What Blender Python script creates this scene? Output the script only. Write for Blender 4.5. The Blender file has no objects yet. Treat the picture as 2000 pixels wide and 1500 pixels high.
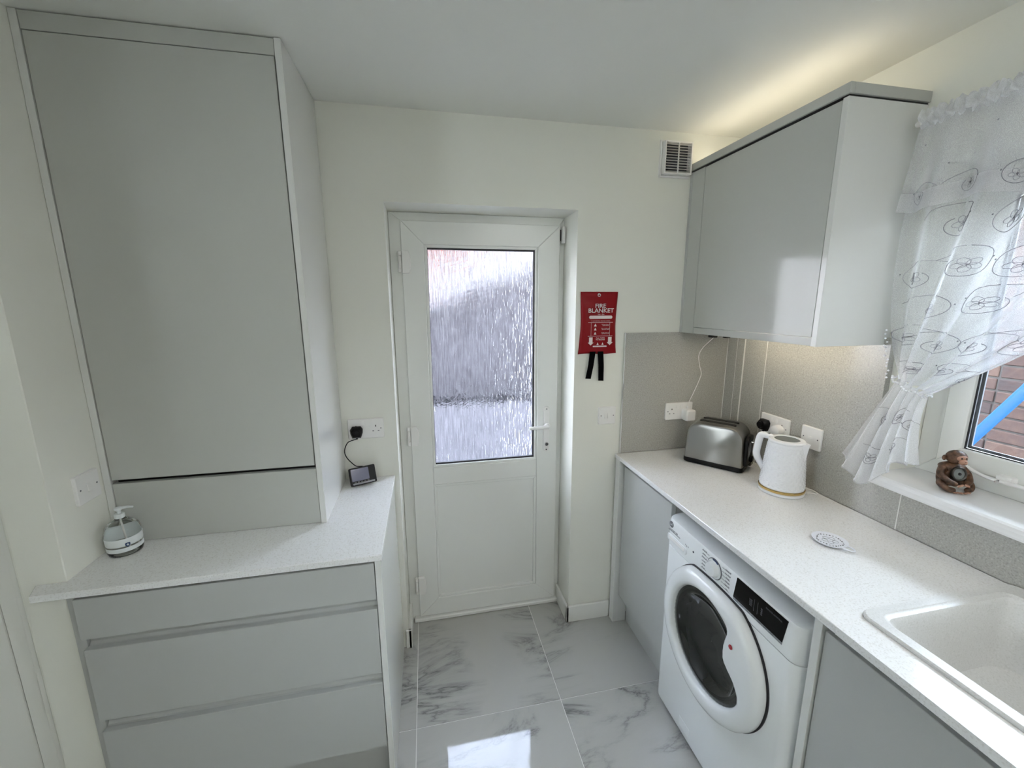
import bpy, bmesh, math, random
from mathutils import Vector, Matrix, Euler, noise
random.seed(7)
C = bpy.context.scene.collection
sc = bpy.context.scene
PI = math.pi

# ------------------------------------------------------------------ camera
cam_d = bpy.data.cameras.new('camera'); cam = bpy.data.objects.new('camera', cam_d); C.objects.link(cam)
cam.location = (0.779, -1.7962, 1.6325); cam.rotation_euler = (1.3796, 0.0038, -0.2049)
cam_d.sensor_fit = 'HORIZONTAL'; cam_d.sensor_width = 36; cam_d.lens = 36*807.39/2000; cam_d.clip_start = .02
sc.camera = cam
# ------------------------------------------------------------------ colour management, sampling hints
sc.view_settings.view_transform = 'Standard'; sc.view_settings.look = 'None'; sc.view_settings.gamma = 1
sc.view_settings.use_curve_mapping = False; sc.view_settings.exposure = 2.2
cy = sc.cycles
cy.use_denoising = True; cy.max_bounces = 10; cy.diffuse_bounces = 5; cy.glossy_bounces = 4; cy.transmission_bounces = 8
cy.transparent_max_bounces = 16; cy.sample_clamp_indirect = 4; cy.use_adaptive_sampling = True; cy.adaptive_threshold = 0.03
# ------------------------------------------------------------------ sky
SKY = 7.0
w = bpy.data.worlds.new('sky'); sc.world = w; w.use_nodes = True
nt = w.node_tree; bg = nt.nodes['Background']
tc = nt.nodes.new('ShaderNodeTexCoord'); sx = nt.nodes.new('ShaderNodeSeparateXYZ'); rp = nt.nodes.new('ShaderNodeValToRGB')
nt.links.new(tc.outputs['Generated'], sx.inputs[0]); nt.links.new(sx.outputs[2], rp.inputs[0]); nt.links.new(rp.outputs[0], bg.inputs[0])
rp.color_ramp.elements[0].position = 0; rp.color_ramp.elements[0].color = (.94, .95, 1, 1)
rp.color_ramp.elements[1].position = .8; rp.color_ramp.elements[1].color = (.68, .79, 1, 1)
bg.inputs[1].default_value = SKY
# sun, high, from behind the camera's left: it only reaches the outside
sun_d = bpy.data.lights.new('sun', 'SUN'); sun_d.energy = 1.0; sun_d.angle = .01; sun_d.color = (1, .94, .85)
sun = bpy.data.objects.new('sun', sun_d); C.objects.link(sun)
sun.rotation_euler = Vector((-.25, -.5, .8)).to_track_quat('Z', 'Y').to_euler()

# ------------------------------------------------------------------ materials
def mat(name, col, rough=.5, metal=0, coat=0, spec=.5, emit=None, es=0, **k):
    m = bpy.data.materials.new(name); m.use_nodes = True
    b = m.node_tree.nodes['Principled BSDF']
    b.inputs['Base Color'].default_value = (*col, 1); b.inputs['Roughness'].default_value = rough
    b.inputs['Metallic'].default_value = metal; b.inputs['Coat Weight'].default_value = coat
    b.inputs['Specular IOR Level'].default_value = spec
    if emit: b.inputs['Emission Color'].default_value = (*emit, 1); b.inputs['Emission Strength'].default_value = es
    for a, v in k.items(): b.inputs[a.replace('_', ' ')].default_value = v
    return m
def nd(m, t, **k):
    n = m.node_tree.nodes.new(t)
    for a, v in k.items():
        if a.startswith('i_'):
            n.inputs[a[2:].replace('_', ' ')].default_value = v
        else: setattr(n, a, v)
    return n
def lk(m, a, b): m.node_tree.links.new(a, b)
def ramp(m, src, stops):
    r = nd(m, 'ShaderNodeValToRGB'); lk(m, src, r.inputs[0])
    cr = r.color_ramp
    while len(cr.elements) < len(stops): cr.elements.new(.5)
    for e, (p, c) in zip(cr.elements, stops): e.position = p; e.color = (*c, 1) if len(c) == 3 else c
    return r
def bump(m, src, strength, dist=.001):
    b = nd(m, 'ShaderNodeBump', i_Strength=strength, i_Distance=dist); lk(m, src, b.inputs['Height'])
    lk(m, b.outputs[0], m.node_tree.nodes['Principled BSDF'].inputs['Normal']); return b
def coords(m, kind='Object', scale=(1, 1, 1)):
    t = nd(m, 'ShaderNodeTexCoord'); mp = nd(m, 'ShaderNodeMapping'); mp.inputs['Scale'].default_value = scale
    lk(m, t.outputs[kind], mp.inputs[0]); return mp.outputs[0]
def base(m): return m.node_tree.nodes['Principled BSDF'].inputs['Base Color']
def speckled(name, c0, c1, c2, scale, rough, coat=0, spec=.5):
    m = mat(name, c0, rough, coat=coat, spec=spec); v = coords(m)
    n = nd(m, 'ShaderNodeTexNoise', i_Scale=scale, i_Detail=1.5); lk(m, v, n.inputs[0])
    r = ramp(m, n.outputs[0], [(.34, c1), (.44, c0), (.58, c0), (.68, c2)]); lk(m, r.outputs[0], base(m)); return m

M = {}
M['paint'] = mat('wall_paint', (.81, .81, .745), .85, spec=.25)
_n = nd(M['paint'], 'ShaderNodeTexNoise', i_Scale=90, i_Detail=3); lk(M['paint'], coords(M['paint']), _n.inputs[0]); bump(M['paint'], _n.outputs[0], .12, .002)
M['ceiling'] = mat('ceiling_paint', (.78, .785, .74), .9, spec=.2)
M['trimwhite'] = mat('trim_gloss_white', (.82, .82, .78), .3)
M['gloss'] = mat('light_grey_gloss', (.50, .51, .48), .11, spec=.4)
M['panel'] = mat('white_gloss_panel', (.70, .705, .68), .10, spec=.5)
M['matt'] = mat('light_grey_carcass', (.455, .465, .45), .3)
M['gap'] = mat('gap_shade', (.02, .02, .02), .6)  # near-black that paints in the shade inside gaps and slots
M['upvc'] = mat('white_upvc', (.82, .83, .80), .22)
M['gasket'] = mat('black_gasket', (.02, .02, .025), .5)
M['worktop'] = speckled('white_quartz', (.80, .80, .79), (.70, .69, .67), (.83, .83, .83), 230, .14)
M['splash'] = speckled('grey_quartz', (.42, .415, .38), (.34, .335, .31), (.50, .495, .46), 230, .12)
M['trimalu'] = mat('white_joint_trim', (.74, .74, .70), .3)
M['plastic'] = mat('white_plastic', (.83, .82, .80), .3)
M['plastic_dark'] = mat('dark_hole', (.03, .025, .025), .5)
M['black'] = mat('black_plastic', (.004, .004, .005), .35, spec=.22)
M['blackmatt'] = mat('black_cotton', (.003, .003, .0035), .9, spec=.05)
M['steel'] = mat('brushed_steel', (.30, .295, .28), .30, metal=1)
_n = nd(M['steel'], 'ShaderNodeTexNoise', i_Scale=40, i_Detail=4); lk(M['steel'], coords(M['steel'], scale=(1, 1, 40)), _n.inputs[0])
bump(M['steel'], _n.outputs[0], .15, .0006)
M['chrome'] = mat('chrome', (.75, .75, .75), .08, metal=1)
M['gold'] = mat('gold_band', (.72, .52, .22), .2, metal=1)
M['kettle'] = mat('kettle_white', (.84, .85, .87), .2)
M['appliance'] = mat('appliance_white', (.80, .82, .82), .24)
M['drumglass'] = mat('dark_door_glass', (.006, .008, .008), .05, spec=.6, coat=.2)
M['drum'] = mat('dark_drum', (.03, .033, .033), .3, metal=.4)
M['display'] = mat('black_display', (.002, .002, .0025), .15, spec=.3)
M['print'] = mat('grey_print', (.12, .125, .14), .5)
M['printpale'] = mat('pale_print', (.24, .25, .26), .5)
M['printdark'] = mat('dark_print', (.04, .045, .07), .5)
M['whiteprint'] = mat('white_print', (.82, .72, .72), .55)
M['red'] = mat('red_vinyl', (.27, .003, .008), .42, spec=.25)
_n = nd(M['red'], 'ShaderNodeTexNoise', i_Scale=18, i_Detail=2); lk(M['red'], coords(M['red']), _n.inputs[0]); bump(M['red'], _n.outputs[0], .3, .004)
M['redbutton'] = mat('red_button', (.35, .02, .03), .3)
M['sink'] = speckled('white_composite', (.66, .66, .645), (.60, .60, .58), (.70, .70, .69), 260, .35)
M['sill'] = mat('sill_white', (.84, .84, .84), .22)
M['led'] = mat('warm_led', (1, 1, 1), .5, emit=(1, .88, .68), es=3.2)
M['fur'] = mat('brown_resin', (.08, .036, .016), .45)
_n = nd(M['fur'], 'ShaderNodeTexNoise', i_Scale=70, i_Detail=3); lk(M['fur'], coords(M['fur']), _n.inputs[0])
lk(M['fur'], ramp(M['fur'], _n.outputs[0], [(.35, (.035, .015, .007)), (.65, (.16, .078, .04))]).outputs[0], base(M['fur'])); bump(M['fur'], _n.outputs[0], .5, .002)
M['skin'] = mat('pale_resin_face', (.42, .23, .16), .5)
M['lens'] = mat('grey_lens', (.17, .185, .18), .15)
M['brass_dark'] = mat('dark_ring', (.05, .045, .04), .35, metal=.6)
M['screen'] = mat('lit_screen', (.02, .02, .03), .1, emit=(.30, .32, .45), es=.06)
M['navy'] = mat('navy_print', (.02, .05, .16), .4)
M['porcelain'] = mat('porcelain', (.80, .82, .88), .15)
M['pole'] = mat('blue_paint', (.012, .085, .23), .4)
M['mortar'] = mat('mortar', (.058, .051, .049), .95)
M['render'] = mat('pale_render', (.054, .051, .056), .95)
M['paving'] = mat('paving_concrete', (.12, .117, .128), .9)
M['roofing'] = mat('roof_felt', (.10, .10, .11), .9)
M['grout'] = mat('pale_grout', (.80, .80, .77), .8)

# brick: each brick takes its own tone
m = M['brick'] = mat('weathered_brick', (.3, .16, .13), .9)
oi = nd(m, 'ShaderNodeObjectInfo'); nn = nd(m, 'ShaderNodeTexNoise', i_Scale=28, i_Detail=4); lk(m, coords(m), nn.inputs[0])
mx = nd(m, 'ShaderNodeMath', operation='MULTIPLY_ADD'); lk(m, nn.outputs[0], mx.inputs[0]); mx.inputs[1].default_value = .8
m2 = nd(m, 'ShaderNodeMath', operation='MULTIPLY'); lk(m, oi.outputs['Random'], m2.inputs[0]); m2.inputs[1].default_value = .55; lk(m, m2.outputs[0], mx.inputs[2])
lk(m, ramp(m, mx.outputs[0], [(.2, (.021, .0145, .0155)), (.5, (.036, .0215, .0205)), (.75, (.050, .026, .021)), (.95, (.070, .039, .029))]).outputs[0], base(m))
bump(m, nn.outputs[0], .5, .006)
M['brickfar'] = m

# marble floor tile: veins continue the tile's own pattern (shifted per tile)
m = M['tile'] = mat('marble_tile', (.6, .6, .58), .045, spec=.45)
oi = nd(m, 'ShaderNodeObjectInfo'); tcn = nd(m, 'ShaderNodeTexCoord'); ml = nd(m, 'ShaderNodeMath', operation='MULTIPLY'); ml.inputs[1].default_value = 37.0
lk(m, oi.outputs['Random'], ml.inputs[0]); cb = nd(m, 'ShaderNodeCombineXYZ'); lk(m, ml.outputs[0], cb.inputs[0]); lk(m, ml.outputs[0], cb.inputs[2])
va = nd(m, 'ShaderNodeVectorMath', operation='ADD'); lk(m, tcn.outputs['Object'], va.inputs[0]); lk(m, cb.outputs[0], va.inputs[1])
mp = nd(m, 'ShaderNodeMapping'); mp.inputs['Rotation'].default_value = (0, 0, .6); mp.inputs['Scale'].default_value = (1.0, 2.6, 1); lk(m, va.outputs[0], mp.inputs[0])
n1 = nd(m, 'ShaderNodeTexNoise', i_Scale=1.25, i_Detail=7, i_Roughness=.62, i_Distortion=.9); lk(m, mp.outputs[0], n1.inputs[0])
s1 = nd(m, 'ShaderNodeMath', operation='SUBTRACT'); s1.inputs[1].default_value = .5; lk(m, n1.outputs[0], s1.inputs[0])
a1 = nd(m, 'ShaderNodeMath', operation='ABSOLUTE'); lk(m, s1.outputs[0], a1.inputs[0])
v1 = ramp(m, a1.outputs[0], [(0, (1, 1, 1)), (.008, (.55,)*3), (.035, (.16,)*3), (.09, (0, 0, 0))])
n2 = nd(m, 'ShaderNodeTexNoise', i_Scale=2.2, i_Detail=3); lk(m, va.outputs[0], n2.inputs[0])
v2 = ramp(m, n2.outputs[0], [(.44, (0, 0, 0)), (.62, (1, 1, 1))])
pm = nd(m, 'ShaderNodeMath', operation='MULTIPLY'); lk(m, v1.outputs[0], pm.inputs[0]); lk(m, v2.outputs[0], pm.inputs[1])
mc = nd(m, 'ShaderNodeMix', data_type='RGBA'); lk(m, pm.outputs[0], mc.inputs[0])
mc.inputs[6].default_value = (.46, .46, .435, 1); mc.inputs[7].default_value = (.17, .175, .17, 1); lk(m, mc.outputs[2], base(m))

# clear pane: thin glass that lets light straight through and mirrors at grazing angles
m = M['pane'] = bpy.data.materials.new('clear_pane'); m.use_nodes = True; m.node_tree.nodes.clear()
o = nd(m, 'ShaderNodeOutputMaterial'); mix = nd(m, 'ShaderNodeMixShader'); fr = nd(m, 'ShaderNodeFresnel', i_IOR=1.45)
tr = nd(m, 'ShaderNodeBsdfTransparent'); tr.inputs[0].default_value = (.94, .97, .96, 1); gl = nd(m, 'ShaderNodeBsdfGlossy', i_Roughness=.01)
lk(m, fr.outputs[0], mix.inputs[0]); lk(m, tr.outputs[0], mix.inputs[1]); lk(m, gl.outputs[0], mix.inputs[2]); lk(m, mix.outputs[0], o.inputs[0])

# obscure glass: rain-pattern relief, with wiped smears
m = M['obscure'] = mat('obscure_glass', (.86, .86, .885), .05, Transmission_Weight=1.0, IOR=1.28)
n1 = nd(m, 'ShaderNodeTexNoise', i_Scale=1, i_Detail=2); lk(m, coords(m, scale=(170, 1, 11)), n1.inputs[0])
n2 = nd(m, 'ShaderNodeTexNoise', i_Scale=2.6, i_Detail=5, i_Distortion=2.5); lk(m, coords(m, scale=(1, 1, 1.3)), n2.inputs[0])
r2 = nd(m, 'ShaderNodeMath', operation='MULTIPLY_ADD'); lk(m, n2.outputs[0], r2.inputs[0]); r2.inputs[1].default_value = 1.6; lk(m, n1.outputs[0], r2.inputs[2])
bump(m, r2.outputs[0], 1.0, .009)
_c = ramp(m, n1.outputs[0], [(.36, (.58, .58, .60)), (.64, (.88, .88, .90))]); lk(m, _c.outputs[0], base(m))
_o = m.node_tree.nodes['Material Output']; _b = m.node_tree.nodes['Principled BSDF']; _mx = nd(m, 'ShaderNodeMixShader'); _t = nd(m, 'ShaderNodeBsdfTranslucent'); _t.inputs[0].default_value = (.9, .9, .93, 1)
n3 = nd(m, 'ShaderNodeTexNoise', i_Scale=2.1, i_Detail=6, i_Roughness=.55, i_Distortion=4.5); lk(m, coords(m, scale=(1, 1, 1.15)), n3.inputs[0])
n4 = nd(m, 'ShaderNodeTexNoise', i_Scale=1, i_Detail=3, i_Roughness=.7); lk(m, coords(m, scale=(170, 1, 5)), n4.inputs[0])
r3 = ramp(m, n3.outputs[0], [(.38, (.001,)*3), (.50, (.004,)*3), (.55, (.014,)*3), (.59, (.004,)*3), (.75, (.007,)*3)])
r4 = ramp(m, n4.outputs[0], [(.42, (.0,)*3), (.60, (.007,)*3)])
_ad = nd(m, 'ShaderNodeMath', operation='ADD'); lk(m, r3.outputs[0], _ad.inputs[0]); lk(m, r4.outputs[0], _ad.inputs[1])
lk(m, _ad.outputs[0], _mx.inputs[0]); lk(m, _b.outputs[0], _mx.inputs[1]); lk(m, _t.outputs[0], _mx.inputs[2]); lk(m, _mx.outputs[0], _o.inputs[0])
M['clearplastic'] = mat('clear_gel', (.97, 1, .99), .02, Transmission_Weight=1.0, IOR=1.36)
M['labelclear'] = mat('pale_label', (.74, .78, .79), .3)

def sheer(name, op, col=(.93, .94, .97)):
    m = bpy.data.materials.new(name); m.use_nodes = True; m.node_tree.nodes.clear()
    o = nd(m, 'ShaderNodeOutputMaterial'); mix = nd(m, 'ShaderNodeMixShader'); d = nd(m, 'ShaderNodeBsdfDiffuse'); t = nd(m, 'ShaderNodeBsdfTranslucent'); tp = nd(m, 'ShaderNodeBsdfTransparent')
    m2 = nd(m, 'ShaderNodeMixShader'); m2.inputs[0].default_value = .5
    for x in (d, t): x.inputs[0].default_value = (*col, 1)
    lk(m, d.outputs[0], m2.inputs[1]); lk(m, t.outputs[0], m2.inputs[2])
    nn = nd(m, 'ShaderNodeTexNoise', i_Scale=900, i_Detail=1); lk(m, coords(m), nn.inputs[0])
    r = ramp(m, nn.outputs[0], [(.3, (op-.12,)*3), (.7, (op+.12,)*3)])
    lw = nd(m, 'ShaderNodeLayerWeight', i_Blend=.45); mu = nd(m, 'ShaderNodeMath', operation='MULTIPLY_ADD', use_clamp=True); lk(m, lw.outputs['Facing'], mu.inputs[0]); mu.inputs[1].default_value = .38; lk(m, r.outputs[0], mu.inputs[2])
    lk(m, mu.outputs[0], mix.inputs[0]); lk(m, tp.outputs[0], mix.inputs[1]); lk(m, m2.outputs[0], mix.inputs[2]); lk(m, mix.outputs[0], o.inputs[0])
    return m
M['sheer'] = sheer('sheer_voile', .34, (.96, .97, 1))
M['sheer2'] = sheer('sheer_hem', .55, (.84, .84, .86))
M['sheer4'] = sheer('valance_voile', .32, (.9, .9, .92))
M['sheer3'] = sheer('gathered_voile', .62)
M['thread'] = mat('grey_embroidery', (.22, .22, .25), .6)
M['bead'] = mat('clear_bead', (.85, .87, .9), .1, spec=.9)

# ------------------------------------------------------------------ mesh builder
class MB:
    def __init__(s): s.bm = bmesh.new()
    def box(s, x0, x1, y0, y1, z0, z1, bev=0, seg=1):
        r = bmesh.ops.create_cube(s.bm, size=1); vs = r['verts']
        for v in vs: v.co = Vector(((x0+x1)/2+v.co.x*(x1-x0), (y0+y1)/2+v.co.y*(y1-y0), (z0+z1)/2+v.co.z*(z1-z0)))
        if bev:
            es = list({e for v in vs for e in v.link_edges}); bmesh.ops.bevel(s.bm, geom=es, offset=bev, segments=seg, affect='EDGES', profile=.5)
        return s
    def loft(s, rings, cap=True, closed=True):
        R = [[s.bm.verts.new(p) for p in r] for r in rings]; n = len(R[0])
        for a, b in zip(R, R[1:]):
            for i in range(n if closed else n-1):
                j = (i+1) % n; s.bm.faces.new((a[i], a[j], b[j], b[i]))
        if cap:
            s.bm.faces.new(R[0][::-1]); s.bm.faces.new(R[-1])
        return s
    def prism(s, pts, axis, a, b, bev=0, seg=1):
        """pts 2-D outline in the two other axes (order x,y,z without axis); extruded from a to b"""
        f = {'x': lambda p, t: (t, p[0], p[1]), 'y': lambda p, t: (p[0], t, p[1]), 'z': lambda p, t: (p[0], p[1], t)}[axis]
        A = [s.bm.verts.new(f(p, a)) for p in pts]; B = [s.bm.verts.new(f(p, b)) for p in pts]; n = len(pts)
        fs = [s.bm.faces.new(A[::-1]), s.bm.faces.new(B)] + [s.bm.faces.new((A[i], A[(i+1) % n], B[(i+1) % n], B[i])) for i in range(n)]
        if bev:
            es = list({e for q in fs[:2] for e in q.edges}); bmesh.ops.bevel(s.bm, geom=es, offset=bev, segments=seg, affect='EDGES', profile=.5)
        return s
    def cyl(s, c, ax, r, h, n=24, r2=None, bev=0):
        """cylinder centred on c along axis vector ax"""
        ax = Vector(ax).normalized(); q = ax.to_track_quat('Z', 'Y').to_matrix(); c = Vector(c); r2 = r if r2 is None else r2
        prof = [(r, -h/2), (r2, h/2)] if not bev else [(r-bev, -h/2), (r, -h/2+bev), (r2, h/2-bev), (r2-bev, h/2)]
        return s.loft([[c+q@Vector((rr*math.cos(2*PI*i/n), rr*math.sin(2*PI*i/n), t)) for i in range(n)] for rr, t in prof])
    def lathe(s, c, prof, n=32, fn=None, cap=True, q=None):
        c = Vector(c); q = q or Matrix.Identity(3)
        def P(r, z, k, i):
            a = 2*PI*i/n; rr = r if fn is None else fn(r, z, a, k, i)
            return c+q@Vector((rr*math.cos(a), rr*math.sin(a), z))
        return s.loft([[P(r, z, k, i) for i in range(n)] for k, (r, z) in enumerate(prof)], cap=cap)
    def tube(s, pts, r, n=8, smooth=0, cap=True, flat=1.0):
        pts = [Vector(p) for p in pts]; n0 = len(pts)
        if smooth: pts = catmull(pts, smooth)
        if isinstance(r, (list, tuple)):
            L_ = []
            for i in range(len(pts)):
                u = i*(n0-1)/(len(pts)-1); k = min(int(u), n0-2); L_.append(r[k]+(r[k+1]-r[k])*(u-k))
            r = L_
        rings = []; up = None
        for i, p in enumerate(pts):
            d = (pts[min(i+1, len(pts)-1)]-pts[max(i-1, 0)]).normalized()
            if up is None: up = Vector((0, 0, 1)) if abs(d.z) < .9 else Vector((1, 0, 0))
            x = d.cross(up).normalized(); y = x.cross(d).normalized(); up = y
            rr = r[i] if isinstance(r, (list, tuple)) else r
            rings.append([p+x*rr*math.cos(2*PI*k/n)+y*rr*flat*math.sin(2*PI*k/n) for k in range(n)])
        return s.loft(rings, cap=cap)
    def ball(s, c, r, sc3=(1, 1, 1), q=None, sub=2):
        re = bmesh.ops.create_icosphere(s.bm, subdivisions=sub, radius=r); q = q or Matrix.Identity(3)
        for v in re['verts']: v.co = Vector(c)+q@Vector((v.co.x*sc3[0], v.co.y*sc3[1], v.co.z*sc3[2]))
        return s
    def build(s, name, m, parent=None, smooth=False, local=False, xf=None):
        if xf is not None: bmesh.ops.transform(s.bm, matrix=xf, verts=s.bm.verts)
        if parent is not None and not local: bmesh.ops.translate(s.bm, vec=-wloc(parent), verts=s.bm.verts)
        bmesh.ops.recalc_face_normals(s.bm, faces=s.bm.faces)
        me = bpy.data.meshes.new(name); s.bm.to_mesh(me); s.bm.free()
        if smooth:
            for p in me.polygons: p.use_smooth = True
            if smooth != 'all':
                me.set_sharp_from_angle(angle=math.radians(38))
        me.materials.append(M[m] if isinstance(m, str) else m)
        o = bpy.data.objects.new(name, me); C.objects.link(o)
        if parent is not None: o.parent = parent
        return o
def wloc(o):
    v = Vector((0, 0, 0))
    while o is not None: v += o.location; o = o.parent
    return v
def catmull(P, k):
    out = []
    for i in range(len(P)-1):
        a = P[max(i-1, 0)]; b = P[i]; c = P[i+1]; d = P[min(i+2, len(P)-1)]
        for j in range(k):
            t = j/k; out.append(.5*((2*b)+(-a+c)*t+(2*a-5*b+4*c-d)*t*t+(-a+3*b-3*c+d)*t**3))
    return out+[P[-1]]
def thing(name, label, cat, loc, rz=0, group=None):
    o = bpy.data.objects.new(name, None); C.objects.link(o); o.location = loc; o.rotation_euler = (0, 0, rz); o.empty_display_size = .05
    o['label'] = label; o['category'] = cat
    if group: o['group'] = group
    return o
def struct(name, loc=(0, 0, 0)):
    o = bpy.data.objects.new(name, None); C.objects.link(o); o.location = loc; o['kind'] = 'structure'; return o
def tag(o, label, cat, group=None):
    o['label'] = label; o['category'] = cat
    if group: o['group'] = group
    return o
def st(o): o['kind'] = 'structure'; return o
def text(name, s, size, loc, m, parent, face='y', bold=0, align='CENTER', local=False, xs=1, rot=None):
    cu = bpy.data.curves.new(name, 'FONT'); cu.body = s; cu.size = size; cu.align_x = align; cu.align_y = 'CENTER'; cu.extrude = .0002; cu.offset = bold
    cu.space_line = .9; cu.materials.append(M[m]); tmp = bpy.data.objects.new(name, cu); C.objects.link(tmp); me = bpy.data.meshes.new_from_object(tmp); bpy.data.objects.remove(tmp)
    o = bpy.data.objects.new(name, me); C.objects.link(o); o.parent = parent
    o.location = Vector(loc) - (Vector((0, 0, 0)) if local else wloc(parent)); o.scale = (xs, 1, 1)
    o.rotation_euler = rot if rot else {'y': (PI/2, 0, 0), 'x': (PI/2, 0, -PI/2), 'z': (0, 0, 0), '+x': (PI/2, 0, PI/2)}[face]
    return o
def rrect(w, h, r, n=4, c=(0, 0)):
    P = []
    for cx, cy_, a0 in ((w/2-r, h/2-r, 0), (-w/2+r, h/2-r, PI/2), (-w/2+r, -h/2+r, PI), (w/2-r, -h/2+r, 1.5*PI)):
        for i in range(n+1):
            a = a0+PI/2*i/n; P.append((c[0]+cx+r*math.cos(a), c[1]+cy_+r*math.sin(a)))
    return P

CZ = 2.368   # ceiling
# ================================================================== SETTING
# floor slab with separate marble tiles
fl = struct('floor'); MB().box(-1.9, 2.45, -3.9, .30, -.12, -.0007).build('grout_bed', 'grout', fl)
TX, TY, TW, TH = .6788, -.414, .5905, .5885
tm = None
for i in range(-5, 3):
    for j in range(-6, 2):
        x0 = TX+i*TW; y0 = TY+j*TH; x1 = min(x0+TW, 2.44); y1 = min(y0+TH, .29)
        x0 = max(x0, -1.89); y0 = max(y0, -3.89)
        if x1-x0 < .02 or y1-y0 < .02: continue
        full = abs(x1-x0-TW) < 1e-6 and abs(y1-y0-TH) < 1e-6
        if full and tm is not None:
            o = bpy.data.objects.new('floor_tile', tm); C.objects.link(o); o.parent = fl
        else:
            o = MB().box(0.0013, x1-x0-.0013, .0013, y1-y0-.0013, -.0005, .0004, 0).build('floor_tile', 'tile', fl, local=True)
            if full: tm = o.data
        o.location = (x0, y0, 0)
# walls
XD0, XD1, ZD, YF = .6376, 1.4456, 2.0303, .174
b = MB(); b.box(-1.9, XD0, 0, .30, 0, CZ).box(XD1, 2.45, 0, .30, 0, CZ).box(XD0, XD1, 0, .30, ZD, CZ); st(b.build('wall_back', 'paint'))
XR = 2.262; WY0, WY1, WZ0, WZ1 = -.762, -2.02, 1.045, 2.035
b = MB(); b.box(XR, 2.50, WY0, 0, 0, CZ).box(XR, 2.50, -2.70, WY1, 0, CZ).box(XR, 2.50, -3.9, -3.70, 0, CZ).box(XR, 2.50, -3.70, -2.70, 0, .95).box(XR, 2.50, -3.70, -2.70, 2.10, CZ).box(XR, 2.50, WY1, WY0, 0, WZ0).box(XR, 2.50, WY1, WY0, WZ1, CZ); st(b.build('wall_right', 'paint'))
# left nib with rounded outer corner, and the doorway beyond it
nib = [(-.214, -.002), (-.214, -.555), (-.216, -.557)]+[(-.318-.012*math.sin(a), -.557+.012*(1-math.cos(a))) for a in (0, .4, .8, 1.2, PI/2)]+[(-.330, -.002)]
st(MB().prism(nib, 'z', 0, CZ).build('wall_left', 'paint'))
b = MB(); b.box(-1.9, -1.19, -.557, -.42, 0, CZ).box(-1.19, -.330, -.557, -.42, 2.04, CZ); st(b.build('wall_doorway', 'paint'))
b = MB(); b.box(-2.0, -1.9, -3.9, -2.55, 0, CZ).box(-2.0, -1.9, -1.95, .30, 0, CZ).box(-2.0, -1.9, -2.55, -1.95, 0, 1.3).box(-2.0, -1.9, -2.55, -1.95, 2.1, CZ); st(b.build('wall_far_left', 'paint'))
st(MB().box(-1.9, 2.45, -3.9, -3.75, 0, CZ).build('wall_rear', 'paint'))
st(MB().box(-2.0, 2.50, -3.9, .30, CZ, CZ+.12).build('ceiling', 'ceiling'))
st(MB().box(-2.0, 2.50, -3.9, .30, CZ+.125, 7.5).build('wall_sun_block', 'render'))  # unseen block added above so the yard falls into shade
# skirting
b = MB(); b.box(XD1-.014, 1.668, -.014, 0, 0, .092, .003).box(XD1-.014, XD1, -.014, YF+.01, 0, .092, .003); st(b.build('baseboard_back', 'trimwhite'))
b = MB(); b.box(.625, .6535, -.013, -.001, 0, .10, .003).box(XD0, .6525, -.013, YF+.01, 0, .10, .003); st(b.build('baseboard_left', 'trimwhite'))

# ---------------------------------------------------------------- back door
d1 = struct('door_1', (1.05, YF, 0))
def mitred(parent, name, x0, x1, z0, z1, ws, y0, y1, m, bev=.0022):
    """four mitred bars; ws = widths left, right, bottom, top"""
    l, r, bt, tp = ws
    for pts in ([(x0, z0), (x0+l, z0+bt), (x0+l, z1-tp), (x0, z1)], [(x1, z0), (x1, z1), (x1-r, z1-tp), (x1-r, z0+bt)],
                [(x0, z0), (x1, z0), (x1-r, z0+bt), (x0+l, z0+bt)], [(x0, z1), (x0+l, z1-tp), (x1-r, z1-tp), (x1, z1)]):
        MB().prism(pts, 'y', y0, y1, bev).build(name, m, parent)
mitred(d1, 'frame_bar', XD0+.001, XD1-.001, 0.001, ZD-.001, (.054, .030, .022, .038), YF, YF+.07, 'upvc')
mitred(d1, 'leaf_bar', .689, 1.418, .025, 1.992, (.098, .106, .096, .098), YF-.016, YF+.05, 'upvc')
MB().box(.787, 1.312, YF-.012, YF+.046, .752, .842, .003).build('mid_rail', 'upvc', d1)
mitred(d1, 'glazing_bead', .787, 1.312, .842, 1.894, (.013, .013, .013, .013), YF-.010, YF+.004, 'upvc', .002)
mitred(d1, 'gasket', .799, 1.300, .854, 1.882, (.003, .008, .009, .008), YF-.003, YF+.012, 'gasket', 0)
MB().box(.800, 1.299, YF+.008, YF+.014, .855, 1.881).build('glass', 'obscure', d1)
mitred(d1, 'panel_bead', .787, 1.312, .121, .752, (.014, .014, .014, .014), YF-.010, YF+.012, 'upvc', .002)
MB().box(.798, 1.301, YF-.002, YF+.03, .132, .741).build('lower_panel', 'upvc', d1)
MB().box(.66, 1.44, YF-.03, YF+.06, .001, .022, .004).build('threshold', 'upvc', d1)
for z in (1.816, 1.013, .212):
    pts = [(.690, z-.048), (.718, z-.048), (.7255, z-.03), (.728, z), (.7255, z+.03), (.718, z+.048), (.690, z+.048)]
    h = MB().prism(pts, 'y', YF-.034, YF-.014, .003, 2).build('hinge', 'plastic', d1)
    b = MB()
    for q in (-1, 1): b.cyl((.681, YF-.022, z+q*.036), (0, 0, 1), .0085, .020, 16, bev=.002)
    b.cyl((.681, YF-.022, z), (0, 0, 1), .0075, .050, 16); b.build('knuckle', 'plastic', h, smooth=True)
MB().box(1.419, 1.424, YF-.012, YF-.001, 1.925, 1.975).build('keep_slot', 'gap', d1)
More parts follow.
